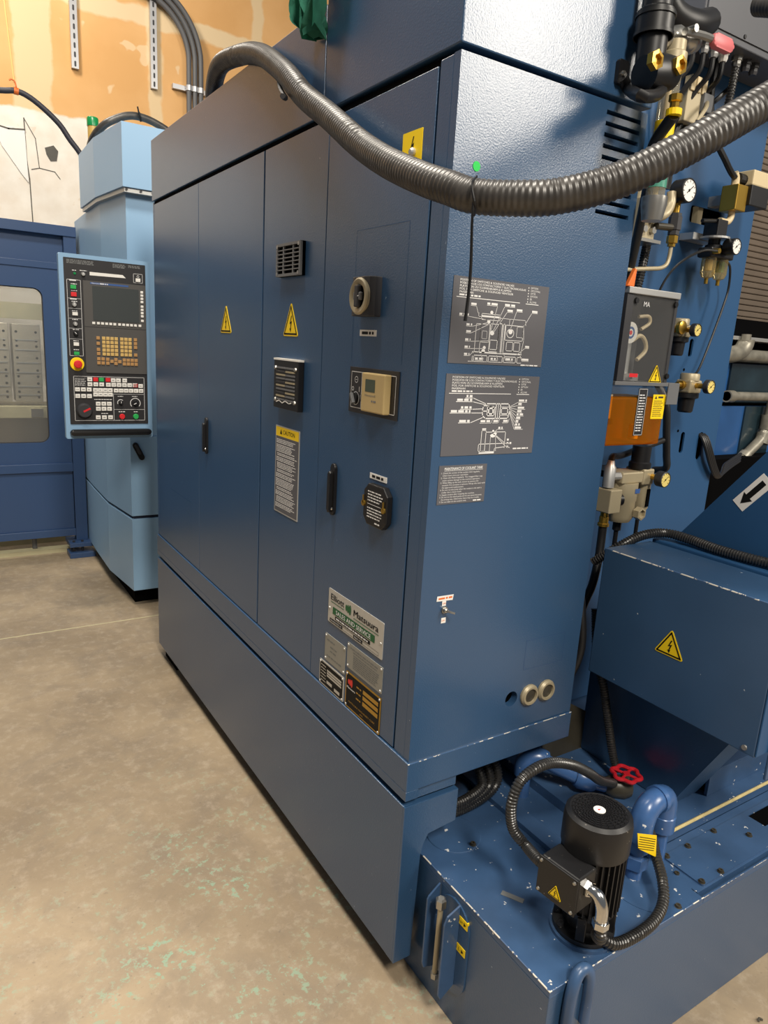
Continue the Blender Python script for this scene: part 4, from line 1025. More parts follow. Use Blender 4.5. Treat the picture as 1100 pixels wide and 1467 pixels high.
# ledge with worn edge under the conveyor
MB().box(0.50, 1.70, -0.262, 0.44, TZ, 0.374, 0.001).build('ledge', 'blue_worn', tk)
MB().cyl((0.56, -0.2605, 0.3735), (1.70, -0.2605, 0.3735), 0.0045, 8).build('worn_edge', 'gold_edge', tk)
MB().box(0.885, 1.60, -0.215, -0.205, 0.374, 0.445, 0.001).build('bracket_plate', 'blue_worn', tk)
MB().box(0.885, 1.60, -0.215, -0.02, 0.445, 0.450, 0.001).build('bracket_shelf', 'blue_worn', tk)
MB().box(0.90, 1.60, -0.20, 0.0, 0.374, 0.44).build('bracket_inside', 'matte_black', tk)
MB().box(0.35, 0.40, -0.16, 0.42, TZ, 0.360, 0.001).build('deck_bar', 'blue_worn', tk)

# ------------------------------------------------------------------ coolant pump
CX, CY = 0.244, -0.345
pm = thing('coolant_pump', 'black vertical coolant pump motor with finned body standing on the tank', 'pump', (CX, CY, TZ))
def pl_(name, prof, m, seg=40, sm=35, parent=None): return MB().lathe(prof, (CX, CY, TZ), (0, 0, 1), seg).build(name, m, parent or pm, smooth=sm)
pl_('flange', [(0.071, 0), (0.071, 0.008), (0.064, 0.010)], 'blue_worn')
pl_('base_ring', [(0.066, 0.009), (0.066, 0.020), (0.050, 0.024)], 'pump_black')
pl_('lantern', [(0.040, 0.022), (0.040, 0.062), (0.060, 0.066), (0.062, 0.078)], 'pump_black')
for k in range(4):
    a = k * PI / 2 + 0.6
    MB(Matrix.Translation((CX, CY, 0)) @ Matrix.Rotation(a, 4, 'Z')).box(0.048, 0.064, -0.010, 0.010, TZ + 0.012, TZ + 0.075, 0.002).build('lantern_leg', 'pump_black', pm)
    bolt(CX + 0.056 * math.cos(a + 0.7), CY + 0.056 * math.sin(a + 0.7), TZ + 0.022, pm, 'dark_grey')
pl_('motor_body', [(0.056, 0.070), (0.056, 0.225)], 'pump_black')
f0 = None
for k in range(32):
    a = 2 * PI * k / 32
    if f0 is None:
        f0 = MB().box(0.050, 0.0675, -0.0014, 0.0014, 0.080, 0.222).build('cooling_fin', 'pump_black', pm)
        for v in f0.data.vertices: v.co += Vector((0.05875, 0, 0))
        base = Vector((CX, CY, TZ + 0.151)); f0.location = base - wloc(pm)
    else: inst(f0, pm, base, 'cooling_fin', a)
pl_('fan_cover', [(0.0690, 0.212), (0.0705, 0.215), (0.0705, 0.272), (0.068, 0.286), (0.060, 0.292), (0.054, 0.2905)], 'pump_black')
pl_('cover_well', [(0.060, 0.284), (0.0, 0.2865)], 'matte_black')
for i, r in enumerate((0.012, 0.019, 0.026, 0.033, 0.040, 0.047, 0.053)):
    pl_('guard_ring', [(r - 0.0017, 0.290), (r - 0.0017, 0.2925), (r + 0.0017, 0.2925), (r + 0.0017, 0.290), (r - 0.0017, 0.290)], 'pump_black', 32)
g0 = None
for k in range(24):
    a = 2 * PI * k / 24
    if g0 is None:
        g0 = MB().box(0.008, 0.056, -0.0011, 0.0011, 0, 0.002).build('guard_spoke', 'pump_black', pm)
        for v in g0.data.vertices: v.co += Vector((0.032, 0, 0))
        base = Vector((CX, CY, TZ + 0.2915)); g0.location = base - wloc(pm)
    else: inst(g0, pm, base, 'guard_spoke', a)
sd = pl_('round_label', [(0.0125, 0.2925), (0.0125, 0.2938)], 'white', 24)
q = MB(TOP(CX, CY, TZ + 0.2942)); q.poly([(-0.004, -0.002), (0.004, 0.0), (-0.003, 0.003)], 0); q.flat_build('label_mark', 'red', sd)
# terminal box
AZ = math.radians(187)
TB = Matrix.Translation((CX, CY, 0)) @ Matrix.Rotation(AZ, 4, 'Z')      # local x outward
tb = MB(TB).box(0.058, 0.118, -0.046, 0.046, TZ + 0.130, TZ + 0.212, 0.004).build('terminal_box', 'pump_black', pm)
MB(TB).box(0.1185, 0.124, -0.047, 0.047, TZ + 0.129, TZ + 0.213, 0.002).build('box_lid', 'pump_black', tb)
for s in (-1, 1):
    for zz in (0.137, 0.205): MB(TB).lathe([(0.004, 0), (0.003, 0.003)], (0.124, 0.040 * s, TZ + zz), (1, 0, 0), 10).build('lid_screw', 'steel', tb)
F = TB @ frame((0.124, 0.000, TZ + 0.143), (0, 1, 0), (0, 0, 1))
tr = warn_triangle(F, 0.032, 0.029, pm)
# chrome angled connector and conduit to the right
E0 = TB @ Vector((0.092, 0.046, TZ + 0.186))
od = (TB.to_3x3() @ Vector((0, 1, 0)))
P1 = E0 + od * 0.026; P2 = P1 + od * 0.014 + Vector((0, 0, -0.022)); P3 = P2 + Vector((0, 0, -0.030)) + od * 0.002
MB().tube([E0, P1, P2, P3], 0.0125, 14, 20).build('angle_connector', 'chrome', pm, smooth=40)
MB().lathe([(0.0165, 0), (0.0165, 0.012)], E0, od, 6).build('connector_nut', 'chrome', pm)
MB().lathe([(0.0165, 0), (0.0165, 0.014)], P3 + Vector((0, 0, 0.004)), (0, 0, -1), 6).build('connector_nut', 'chrome', pm)
conduit('flexible_conduit', 'black corrugated conduit looping under the pump from its chrome connector', [P3, P3 + Vector((0.006, 0.0, -0.04)), (0.215, -0.405, 0.392), (0.250, -0.421, 0.366), (0.308, -0.428, 0.363), (0.378, -0.424, 0.366), (0.428, -0.408, 0.380), (0.462, -0.377, 0.402), (0.494, -0.333, 0.420), (0.528, -0.288, 0.438), (0.56, -0.23, 0.43)], 0.0125, 0.0072, group='conduits at the pump')
E1 = TB @ Vector((0.088, -0.046, TZ + 0.165))
ou = -od
conduit('flexible_conduit', 'black corrugated conduit rising in a big loop over the back of the pump', [E1, E1 + ou * 0.025, (0.175, -0.220, 0.490), (0.150, -0.200, 0.530), (0.140, -0.198, 0.595), (0.168, -0.195, 0.645), (0.245, -0.190, 0.655), (0.340, -0.180, 0.618), (0.435, -0.160, 0.555), (0.52, -0.13, 0.490), (0.62, -0.10, 0.43)], 0.0125, 0.0072, group='conduits at the pump')
# blue painted pipework
pp = thing('pump_pipe', 'blue painted discharge pipe with two elbows beside the pump', 'pipe', (0.475, -0.295, TZ))
MB().cyl((0.475, -0.295, TZ), (0.475, -0.295, 0.47), 0.019, 18).build('riser', 'pipe_blue', pp, smooth=40)
MB().lathe([(0.029, 0), (0.029, 0.030), (0.024, 0.034)], (0.475, -0.295, 0.375), (0, 0, 1), 6).build('union_nut', 'pipe_blue', pp)
MB().lathe([(0.026, 0), (0.026, 0.040)], (0.475, -0.295, 0.42), (0, 0, 1), 18).build('coupling', 'pipe_blue', pp, smooth=40)
MB().tube([(0.475, -0.295, 0.45), (0.475, -0.295, 0.488), (0.488, -0.293, 0.517), (0.512, -0.290, 0.530), (0.535, -0.288, 0.530)], 0.0285, 18, 30).build('elbow', 'pipe_blue', pp, smooth=40)
MB().tube([(0.535, -0.288, 0.530), (0.560, -0.285, 0.526), (0.574, -0.284, 0.508), (0.577, -0.284, 0.475)], 0.0285, 18, 24).build('elbow', 'pipe_blue', pp, smooth=40)
MB().lathe([(0.0325, 0), (0.0325, 0.012)], (0.530, -0.288, 0.530), (1, 0, 0), 18).build('elbow_collar', 'pipe_blue', pp, smooth=40)
MB().lathe([(0.030, 0), (0.030, 0.040), (0.026, 0.044)], (0.577, -0.284, 0.432), (0, 0, 1), 18).build('coupling', 'pipe_blue', pp, smooth=40)
MB().cyl((0.577, -0.284, TZ), (0.577, -0.284, 0.44), 0.019, 16).build('drop_pipe', 'pipe_blue', pp, smooth=40)
F = SIDE(0.0, 0.0, -0.338)
yt = tag(MB(F).prism([(0.410, 0.476), (0.484, 0.425), (0.473, 0.487), (0.398, 0.520)], 0, 0.0015).build('yellow_tag', 'yellow'), 'yellow printed tag hanging between the blue elbow pipes', 'tag')
q = MB(F)
for i in range(6): q.stroke([(0.408, 0.508 - i * 0.006), (0.470, 0.478 - i * 0.006)], 0.0016, 0.002)
q.flat_build('tag_print', 'print_black', yt)
rp = thing('return_pipe', 'blue painted pipe with globe valve running back under the cabinet', 'pipe', (0.5, -0.05, TZ))
MB().tube([(0.455, 0.07, 0.345), (0.455, 0.07, 0.43), (0.460, 0.066, 0.455), (0.483, 0.05, 0.462), (0.53, 0.012, 0.437), (0.585, -0.03, 0.412), (0.66, -0.085, 0.395)], 0.020, 16, 50).build('pipe_run', 'pipe_blue', rp, smooth=40)
MB().tube([(0.455, 0.07, 0.41), (0.455, 0.07, 0.437), (0.463, 0.063, 0.457), (0.482, 0.05, 0.464), (0.497, 0.038, 0.456)], 0.028, 16, 24).build('elbow', 'pipe_blue', rp, smooth=40)
MB().lathe([(0.026, 0), (0.032, 0.012), (0.032, 0.045), (0.026, 0.058)], (0.565, -0.015, 0.420), (0.78, -0.58, -0.22), 16).build('coupling', 'pipe_blue', rp, smooth=40)
MB().lathe([(0.022, 0), (0.032, 0.02), (0.032, 0.05), (0.022, 0.07)], (0.635, -0.066, 0.400), (0.79, -0.61, -0.05), 16).build('valve_body', 'brown_plate', rp, smooth=40)
MB().cyl((0.675, -0.098, 0.40), (0.675, -0.098, 0.440), 0.012, 12).build('valve_stem', 'brown_plate', rp)
hw = MB(); HX, HY, HZ = 0.675, -0.098, 0.440
pts = [(HX + 0.036 * (1 + 0.10 * math.cos(6 * a)) * math.cos(a), HY + 0.036 * (1 + 0.10 * math.cos(6 * a)) * math.sin(a), HZ) for a in [2 * PI * k / 36 for k in range(37)]]
hw.tube(pts, 0.0058, 8, 72, caps=False)
for k in range(4):
    a = k * PI / 2 + 0.3
    hw.cyl((HX, HY, HZ), (HX + 0.034 * math.cos(a), HY + 0.034 * math.sin(a), HZ), 0.004, 8)
hw.lathe([(0.010, 0), (0.010, 0.010)], (HX, HY, HZ - 0.006), (0, 0, 1), 10)
hw.build('handwheel', 'valve_red', rp, smooth=40)
# nested conduits coming out under the cabinet
for i, (rr, lab) in enumerate(((1.0, 'outermost'), (0.8, 'middle'), (0.6, 'innermost'))):
    ox, oz = 0.20 + 0.0 * i, 0.445
    pts = [(0.10, 0.10 - 0.012 * i, 0.375 + 0.012 * i), (0.17, 0.085, 0.362 + 0.010 * i), (0.22 + 0.05 * rr, 0.08, 0.362 + 0.012 * i), (0.24 + 0.12 * rr, 0.085, 0.385 + 0.008 * i), (0.235 + 0.145 * rr, 0.10, 0.43), (0.235 + 0.125 * rr, 0.14, 0.475), (0.235 + 0.09 * rr, 0.20, 0.51), (0.235 + 0.08 * rr, 0.30, 0.53)]
    conduit('flexible_conduit', 'black conduit curling out from under the cabinet, %s of three' % lab, pts, 0.0135, 0.0072, group='conduits under the cabinet')
# conduits dropping behind the conveyor box
conduit('flexible_conduit', 'black corrugated conduit dropping straight down behind the conveyor cover', [(0.70, 0.10, 0.85), (0.690, 0.065, 0.72), (0.692, 0.03, 0.64), (0.705, 0.01, 0.55), (0.715, -0.015, 0.45), (0.715, -0.04, 0.40)], 0.0125, 0.0072, group='conduits beside the cabinet')
conduit('flexible_conduit', 'black corrugated conduit bending beside the cabinet edge down to the tank', [(0.66, 0.16, 0.80), (0.63, 0.14, 0.68), (0.615, 0.13, 0.60), (0.60, 0.13, 0.52), (0.56, 0.14, 0.46), (0.50, 0.15, 0.43)], 0.0135, 0.0072, group='conduits beside the cabinet')
tag(MB().tube([(0.69, 0.20, 1.10), (0.665, 0.16, 0.98), (0.64, 0.10, 0.86), (0.635, 0.08, 0.74), (0.60, 0.09, 0.64), (0.56, 0.10, 0.58), (0.54, 0.12, 0.50)], 0.0125, 10, 40).build('rubber_hose', 'rubber', smooth=40), 'smooth black rubber hose running down beside the cabinet edge', 'hose')
mp = tag(MB(SIDE(0, 0, 0.13)).prism([(0.58, 0.374), (0.86, 0.374), (0.862, 0.425), (0.855, 0.440), (0.58, 0.60)], 0.0, 0.004).build('mounting_plate', 'brown_plate'), 'oily dark steel plate standing on the tank behind the conduits', 'plate')

# ------------------------------------------------------------------ chip conveyor
cv = thing('chip_conveyor', 'blue inclined chip conveyor with a boxy drive cover above the tank', 'conveyor', (0.95, -0.1, 0.374))
YZ = frame((0.752, 0, 0), (0, -1, 0), (0, 0, 1))          # u = -y, faces -X
MB(YZ).prism([(-0.13, 0.376), (0.190, 0.376), (0.318, 0.632), (0.372, 0.74), (-0.13, 0.74)], -0.12, 0.0, 0.001).build('conveyor_trough', 'blue', cv)
MB().box(0.652, 0.845, -0.430, 0.058, 0.686, 1.049, 0.003).build('drive_cover', 'blue_cover', cv)
MB().box(0.848, 1.20, -0.425, 0.055, 0.70, 1.058, 0.004).build('conveyor_head', 'blue_column', cv)
MB().box(0.652, 0.848, -0.4345, -0.4305, 0.69, 1.04, 0.001).build('end_plate', 'blue_column', cv)
MB().box(0.700, 0.848, -0.442, -0.4349, 0.62, 1.02, 0.002).build('end_flange', 'blue_worn', cv)
MB().cyl((0.6535, -0.428, 1.0475), (0.6535, 0.056, 1.0475), 0.0018, 6).build('worn_edge', 'edge_wear', cv)
warn_triangle(FRONT(-0.180, 0.832, 0.652), 0.084, 0.071, cv)
for y in (-0.405, ): MB().lathe([(0.007, 0), (0.006, 0.003)], (0.652, y, 0.700), (-1, 0, 0), 12).build('cover_screw', 'steel', cv)
MB(frame((0.90, 0, 0), (0, -1, 0), (0, 0, 1))).prism([(-0.02, 0.99), (-0.02, 1.062), (0.010, 1.100), (0.220, 1.374), (0.44, 1.65), (0.62, 1.65), (0.62, 0.99)], -0.30, 0.0, 0.002).build('incline_housing', 'blue_column', cv)
F = frame((0.90, 0, 0), (0, -1, 0), (0, 0, 1))
ar = MB(F).prism([(0.131, 1.206), (0.162, 1.182), (0.231, 1.266), (0.199, 1.290)], 0.0, 0.001).build('arrow_sign', 'white', cv)
q = MB(F)
U = Vector((0.068, 0.084)).normalized(); Vv = Vector((U.y, -U.x)); O = Vector((0.1465, 1.194))
def A(a, b): return tuple(O + U * a + Vv * b)
q.poly([A(0.010, 0), A(0.038, 0.016), A(0.038, 0.0075), A(0.094, 0.0075), A(0.094, -0.0075), A(0.038, -0.0075), A(0.038, -0.016)], 0.0014)
q.flat_build('arrow_print', 'print_black', ar)
conduit('flexible_conduit', 'black corrugated conduit lying along the top of the conveyor cover', [(0.70, 0.13, 0.98), (0.735, 0.075, 1.04), (0.800, 0.050, 1.072), (0.858, 0.020, 1.080), (0.872, -0.045, 1.078), (0.868, -0.13, 1.074), (0.870, -0.215, 1.074), (0.880, -0.30, 1.075), (0.880, -0.42, 1.075)], 0.0135, 0.0072, group='conduits on the conveyor')

# ------------------------------------------------------------------ machine column with pneumatics
mc = thing('machine_column', 'tall blue machine column plate carrying the pneumatic regulators', 'machine column', (1.05, 0.42, 0.0))
CYF = 0.35
hl = [rrect(1.208, 1.985, 1.372, 2.035, 0.010), stadium(1.350, 1.277, 0.022, 0.075), stadium(1.258 + 0.06, 1.60, 0.02, 0.06), stadium(1.458, 1.262, 0.03, 0.10), stadium(1.12, 1.50, 0.04, 0.06)]
MB(SIDE(0, 0, CYF + 0.006)).plate([(0.535, 0.38), (1.545, 0.38), (1.545, 2.75), (0.535, 2.75)], hl, 0.0, 0.006).build('face_plate', 'blue_column', mc)
MB().box(0.54, 1.54, CYF + 0.05, CYF + 0.10, 0.38, 2.75).build('column_core', 'matte_black', mc)
MB().box(1.5452, 1.552, CYF, CYF + 0.12, 0.38, 2.75).build('return_flange', 'blue_column', mc)
for (x, z) in ((1.233, 1.949), (1.240, 1.935), (1.298, 1.527), (1.318, 1.319), (1.26, 1.33), (1.21, 1.63), (1.235, 1.632), (1.25, 1.31)):
    q = MB(SIDE(x, z, CYF)); q.disc(0, 0, 0.005, 0.0008, 10); q.flat_build('bolt_hole', 'matte_black', mc)
MB().box(1.26, 1.285, CYF + 0.01, CYF + 0.03, 1.98, 2.04).build('rib', 'cast', mc)

def gauge(c, r, depth, parent, dial='white', rim='black', axis=(0, -1, 0)):
    c = Vector(c)
    g = MB().lathe([(r * 0.5, 0), (r * 0.95, depth * 0.15), (r, depth * 0.2), (r, depth), (r * 0.9, depth + 0.002), (r * 0.88, depth - 0.001)], c + Vector((0, depth, 0)), axis, 28, caps=False).build('gauge', rim, parent, smooth=40)
    F = SIDE(c.x, c.z, c.y)
    q = MB(F); q.disc(0, 0, r * 0.89, -0.0005, 28); q.flat_build('gauge_dial', dial, g)
    q = MB(F); q.stroke([(-r * 0.25, -r * 0.22), (r * 0.5, r * 0.4)], r * 0.07, 0.0005)
    for k in range(9):
        a = math.radians(-40 + k * 32.5); q.stroke([(r * 0.66 * math.cos(a), r * 0.66 * math.sin(a)), (r * 0.8 * math.cos(a), r * 0.8 * math.sin(a))], r * 0.05, 0.0002)
    q.disc(0, 0, r * 0.12, 0.0006, 10)
    q.flat_build('gauge_marks', 'print_black', g)
    return g
def regulator(label, x, y, z, s=1.0, gd=0.055, grp='pneumatic regulators'):
    """cast regulator, knob below, gauge in front; z = centre of the body"""
    t = thing('air_regulator', label, 'regulator', (x, y, z), grp)
    MB().box(x - 0.030 * s, x + 0.030 * s, y - 0.026 * s, y + 0.026 * s, z - 0.024 * s, z + 0.016 * s, 0.005 * s).build('body', 'cast', t)
    MB().lathe([(0.029 * s, 0), (0.029 * s, 0.018 * s), (0.026 * s, 0.022 * s)], (x, y, z + 0.014 * s), (0, 0, 1), 24).build('bonnet', 'cast', t, smooth=40)
    MB().lathe([(0.034 * s, 0), (0.034 * s, 0.014 * s), (0.025 * s, 0.018 * s), (0.023 * s, 0.055 * s), (0.019 * s, 0.060 * s)], (x, y, z - 0.024 * s), (0, 0, -1), 20).build('knob', 'black', t, smooth=35)
    for k in (-1, 1): MB().lathe([(0.013 * s, 0), (0.013 * s, 0.014 * s), (0.009 * s, 0.014 * s), (0.009 * s, 0.03 * s)], (x + k * 0.029 * s, y, z), (k, 0, 0), 14).build('port', 'brass' if k < 0 else 'cast', t)
    MB().cyl((x, y - 0.024 * s, z), (x, y - gd, z), 0.008 * s, 10).build('gauge_stem', 'brass', t)
    gauge((x, y - gd - 0.020, z), 0.021 * s, 0.020, t, 'pale_yellow', 'dark_grey')
    MB().box(x - 0.03 * s, x + 0.03 * s, y + 0.024 * s, CYF - 0.0005, z - 0.035 * s, z - 0.026 * s).build('bracket', 'black', t)
    return t
ra = regulator('small cast regulator with gauge beside the lid of the clear oil reservoir', 1.150, 0.285, 1.650, 0.95, 0.045)
MB().lathe([(0.020, 0), (0.020, 0.012), (0.016, 0.014)], (1.118, 0.262, 1.655), (0, -1, 0), 20).build('side_plug', 'brass', ra, smooth=40)
regulator('cast regulator with black knob at the end of the thin black air line', 1.228, 0.275, 1.480, 1.05, 0.060)
# filter unit with two clear bowls
fu = thing('filter_regulator', 'filter regulator with two clear yellowed bowls below a metal flange', 'regulator', (1.25, 0.27, 1.80), 'pneumatic regulators')
MB().box(1.215, 1.265, 0.25, 0.30, 1.935, 1.985, 0.003).build('inlet_block', 'black', fu)
MB().lathe([(0.045, 0), (0.045, 0.006)], (1.235, 0.27, 1.928), (0, 0, 1), 24).build('flange', 'aluminium', fu)
MB().box(1.17, 1.30, 0.30, CYF - 0.0005, 1.925, 1.945).build('bracket', 'aluminium', fu)
MB().lathe([(0.026, 0), (0.026, 0.02), (0.018, 0.024), (0.018, 0.040)], (1.238, 0.27, 1.890), (0, 0, 1), 18).build('neck', 'black', fu, smooth=40)
MB().box(1.195, 1.315, 0.245, 0.295, 1.872, 1.902, 0.005).build('body', 'black', fu)
for x in (1.226, 1.288):
    b = MB().lathe([(0.022, 0), (0.022, -0.045), (0.016, -0.058), (0.006, -0.062)], (x, 0.27, 1.873), (0, 0, 1), 20).build('bowl', 'bowl', fu, smooth=40)
    MB().cyl((x, 0.27, 1.868), (x, 0.27, 1.835), 0.012, 12).build('bowl_element', 'beige' if x < 1.25 else 'teal', b)
    MB().cyl((x, 0.27, 1.812), (x, 0.27, 1.795), 0.006, 10).build('drain_cock', 'brass', b)
MB().lathe([(0.008, 0), (0.008, 0.02)], (1.205, 0.245, 1.888), (0, -1, 0), 10).build('brass_port', 'brass', fu)
gauge((1.257, 0.205, 1.905), 0.0245, 0.040, fu, 'white', 'black')
tag(MB().tube([(1.205, 0.228, 1.888), (1.14, 0.24, 1.882), (1.08, 0.27, 1.84), (1.045, 0.29, 1.78), (1.03, 0.30, 1.70), (1.02, 0.31, 1.55)], 0.0038, 6, 40).build('air_tube', 'rubber', smooth=40), 'thin black air tube curving from the filter bowls behind the oil reservoir', 'tube')
tag(MB().tube([(1.31, 0.27, 1.875), (1.372, 0.29, 1.86), (1.398, 0.30, 1.80), (1.385, 0.30, 1.74), (1.340, 0.30, 1.61), (1.29, 0.29, 1.53), (1.24, 0.275, 1.512)], 0.0038, 6, 50).build('air_tube', 'rubber', smooth=40), 'thin black air tube running down from the filter to the lower regulator', 'tube')
# solenoid valve at the column's upper right
sv = thing('solenoid_valve', 'square solenoid valve with brass block at the upper column edge', 'valve', (1.33, 0.26, 2.05))
MB().box(1.325, 1.415, 0.23, 0.30, 2.095, 2.140, 0.004).build('connector', 'beige', sv)
MB().box(1.318, 1.415, 0.225, 0.30, 2.035, 2.095, 0.003).build('coil', 'black', sv)
MB().box(1.262, 1.318, 0.235, 0.29, 2.015, 2.090, 0.003).build('valve_block', 'brass', sv)
MB().lathe([(0.018, 0), (0.018, 0.030)], (1.325, 0.265, 2.112), (-1, 0, 0), 14).build('cable_gland', 'black', sv)
MB().tube([(1.29, 0.262, 2.016), (1.29, 0.262, 2.0), (1.275, 0.262, 1.984), (1.235, 0.262, 1.982)], 0.010, 12, 16).build('elbow_fitting', 'beige', sv, smooth=40)
MB().cyl((1.235, 0.262, 1.981), (1.15, 0.262, 1.971), 0.006, 10).build('feed_tube', 'rubber', sv)
MB().tube([(1.285, 0.262, 2.09), (1.283, 0.262, 2.11), (1.272, 0.262, 2.125)], 0.012, 12, 8).build('top_fitting', 'beige', sv, smooth=40)
MB().box(1.29, 1.33, 0.29, CYF - 0.0005, 2.04, 2.07).build('bracket', 'aluminium', sv)
tag(MB().tube([(1.298, 0.265, 2.112), (1.25, 0.255, 2.118), (1.20, 0.25, 2.145), (1.15, 0.26, 2.20), (1.13, 0.28, 2.30), (1.13, 0.28, 2.42)], 0.009, 8, 40).build('valve_cable', 'rubber', smooth=40), 'black cable rising from the square solenoid valve to the grey box', 'cable')
# gauge with tee and bent tube
gt = thing('pressure_gauge', 'black rimmed pressure gauge on a steel tee with a bent tube below', 'gauge', (1.0, 0.25, 1.80))
gauge((1.003, 0.215, 2.027), 0.033, 0.050, gt, 'white', 'black')
MB().cyl((1.003, 0.25, 1.965), (1.003, 0.25, 2.0), 0.011, 12).build('stem', 'brass', gt, smooth=40)
MB().lathe([(0.016, 0), (0.016, 0.012), (0.019, 0.014), (0.019, 0.05), (0.016, 0.052), (0.016, 0.06)], (1.006, 0.25, 1.91), (0, 0, 1), 6).build('tee', 'dark_grey', gt)
MB().cyl((0.925, 0.25, 1.925), (1.0, 0.25, 1.93), 0.010, 12).build('side_nipple', 'brown_plate', gt)
MB().lathe([(0.016, 0), (0.016, 0.020), (0.011, 0.022), (0.011, 0.03)], (1.004, 0.25, 1.908), (0, 0, -1), 6).build('compression_nut', 'brass', gt)
MB().tube([(1.004, 0.25, 1.88), (1.003, 0.25, 1.85), (0.995, 0.25, 1.828), (0.970, 0.25, 1.815), (0.92, 0.25, 1.808), (0.82, 0.25, 1.796)], 0.0062, 10, 30).build('bent_tube', 'cast', gt, smooth=40)
vm = thing('valve_manifold', 'steel valve manifold block with bolts left of the pressure gauge', 'valve', (0.90, 0.28, 1.9))
MB().box(0.862, 0.935, 0.26, 0.34, 1.888, 1.995, 0.003).build('block', 'cast', vm)
for z in (1.912, 1.975):
    for x in (0.88, 0.918): MB().lathe([(0.010, 0), (0.010, 0.012)], (x, 0.26, z), (0, -1, 0), 6).build('bolt_head', 'steel', vm)
MB().box(0.85, 0.955, 0.25, 0.345, 1.879, 1.888).build('base_plate', 'steel', vm)
MB().tube([(0.90, 0.25, 1.94), (0.935, 0.235, 1.955), (0.962, 0.24, 1.985), (0.965, 0.245, 2.02)], 0.013, 12, 20).build('elbow_fitting', 'cast', vm, smooth=40)
MB().cyl((0.90, 0.30, 1.995), (0.90, 0.30, 2.06), 0.030, 20).build('cap', 'cast', vm, smooth=40)

# flow sight tube with ball valve and black pipe
ft = thing('flow_sight_tube', 'clear vertical sight tube with yellow label beside the cabinet edge', 'sight tube', (0.536, -0.041, 1.895))
MB().cyl((0.536, -0.041, 1.900), (0.536, -0.041, 2.175), 0.0205, 24).build('tube', 'tube_clear', ft, smooth=40)
MB().lathe([(0.0212, 0), (0.0212, 0.046)], (0.536, -0.041, 2.012), (0, 0, 1), 24, caps=False).build('yellow_label', 'yellow', ft, smooth=40)
MB().lathe([(0.0212, 0), (0.0212, 0.045)], (0.536, -0.041, 1.923), (0, 0, 1), 24, caps=False).build('green_band', 'teal', ft, smooth=40)
MB().lathe([(0.027, 0), (0.027, 0.016), (0.022, 0.02), (0.022, 0.04)], (0.536, -0.041, 2.173), (0, 0, 1), 20).build('top_fitting', 'cast', ft, smooth=40)
MB().lathe([(0.028, 0), (0.028, 0.016), (0.022, 0.05)], (0.536, -0.041, 1.905), (0, 0, -1), 20).build('bottom_fitting', 'steel', ft, smooth=40)
MB().cyl((0.536, -0.041, 1.909), (0.536, -0.041, 2.173), 0.006, 10).build('inner_rod', 'beige', ft)
bvv = thing('ball_valve', 'steel ball valve with a pink lever handle above the sight tube', 'valve', (0.549, -0.028, 2.223))
MB().tube([(0.490, -0.028, 2.206), (0.526, -0.028, 2.223), (0.576, -0.028, 2.230), (0.617, -0.028, 2.232)], lambda i, t: 0.018 + 0.007 * math.sin(t * PI * 3) ** 2, 14, 24).build('valve_body', 'steel', bvv, smooth=40)
MB().cyl((0.549, -0.028, 2.232), (0.549, -0.078, 2.232), 0.008, 10).build('stem', 'steel', bvv)
MB().tube([(0.531, -0.064, 2.225), (0.585, -0.064, 2.232), (0.626, -0.064, 2.234)], 0.008, 8, 8).build('lever', 'steel', bvv)
MB(SIDE(0, 0, -0.064)).prism(rrect(0.620, 2.219, 0.693, 2.246, 0.011), -0.006, 0.009, 0.004).build('lever_grip', 'handle_pink', bvv, smooth=40)
bp_ = thing('drain_pipe', 'fat black plastic pipe hanging beside the upper cabinet housing', 'pipe', (0.453, -0.050, 2.141))
MB().cyl((0.451, -0.050, 2.145), (0.451, -0.050, 2.504), 0.030, 22).build('pipe', 'black', bp_, smooth=40)
MB().lathe([(0.038, 0), (0.038, 0.046), (0.034, 0.05)], (0.451, -0.050, 2.197), (0, 0, 1), 22).build('socket', 'black', bp_, smooth=40)
for z in (2.197, 2.232): MB().lathe([(0.0405, 0), (0.0405, 0.006)], (0.451, -0.050, z), (0, 0, 1), 22).build('socket_ring', 'rubber', bp_, smooth=40)
MB().tube([(0.558, 0.041, 2.377), (0.594, 0.041, 2.323), (0.640, 0.041, 2.309), (0.703, 0.041, 2.314), (0.767, 0.059, 2.341)], 0.030, 16, 24).build('side_elbow', 'black', bp_, smooth=40)
# black plastic water block on a bracket
wbk = thing('water_block', 'black hose manifold on a bracket with brass hex ports', 'manifold', (0.394, -0.078, 2.095))
MB(SIDE(0, 0, -0.0035)).prism(rrect(0.402, 2.112, 0.432, 2.158, 0.004), 0.0, 0.010, 0.002).build('bracket_foot', 'black', wbk)
MB().tube([(0.415, -0.012, 2.125), (0.432, -0.02, 2.105), (0.349, -0.123, 2.050), (0.403, -0.114, 2.064), (0.453, -0.087, 2.091)], 0.012, 10, 24).build('bracket_arm', 'black', wbk, smooth=40)
MB().lathe([(0.006, 0), (0.005, 0.004)], (0.416, -0.0135, 2.132), (0, -1, 0), 10).build('bracket_screw', 'steel', wbk)
MB().lathe([(0.033, -0.036), (0.036, -0.018), (0.036, 0.018), (0.033, 0.04)], (0.440, -0.078, 2.121), (0.9, 0, 0.2), 20).build('manifold_body', 'black', wbk, smooth=40)
for x, z in ((0.390, 2.124), (0.463, 2.132)):
    b = MB().lathe([(0.0185, 0), (0.0185, 0.013), (0.011, 0.014), (0.010, 0.007)], (x, -0.107, z), (0, -1, 0), 6).build('brass_port', 'brass', wbk)
MB().lathe([(0.014, 0), (0.014, 0.012), (0.010, 0.014), (0.010, 0.032)], (0.490, -0.096, 2.088), (0, 0, -1), 8).build('hose_barb', 'brass', wbk)
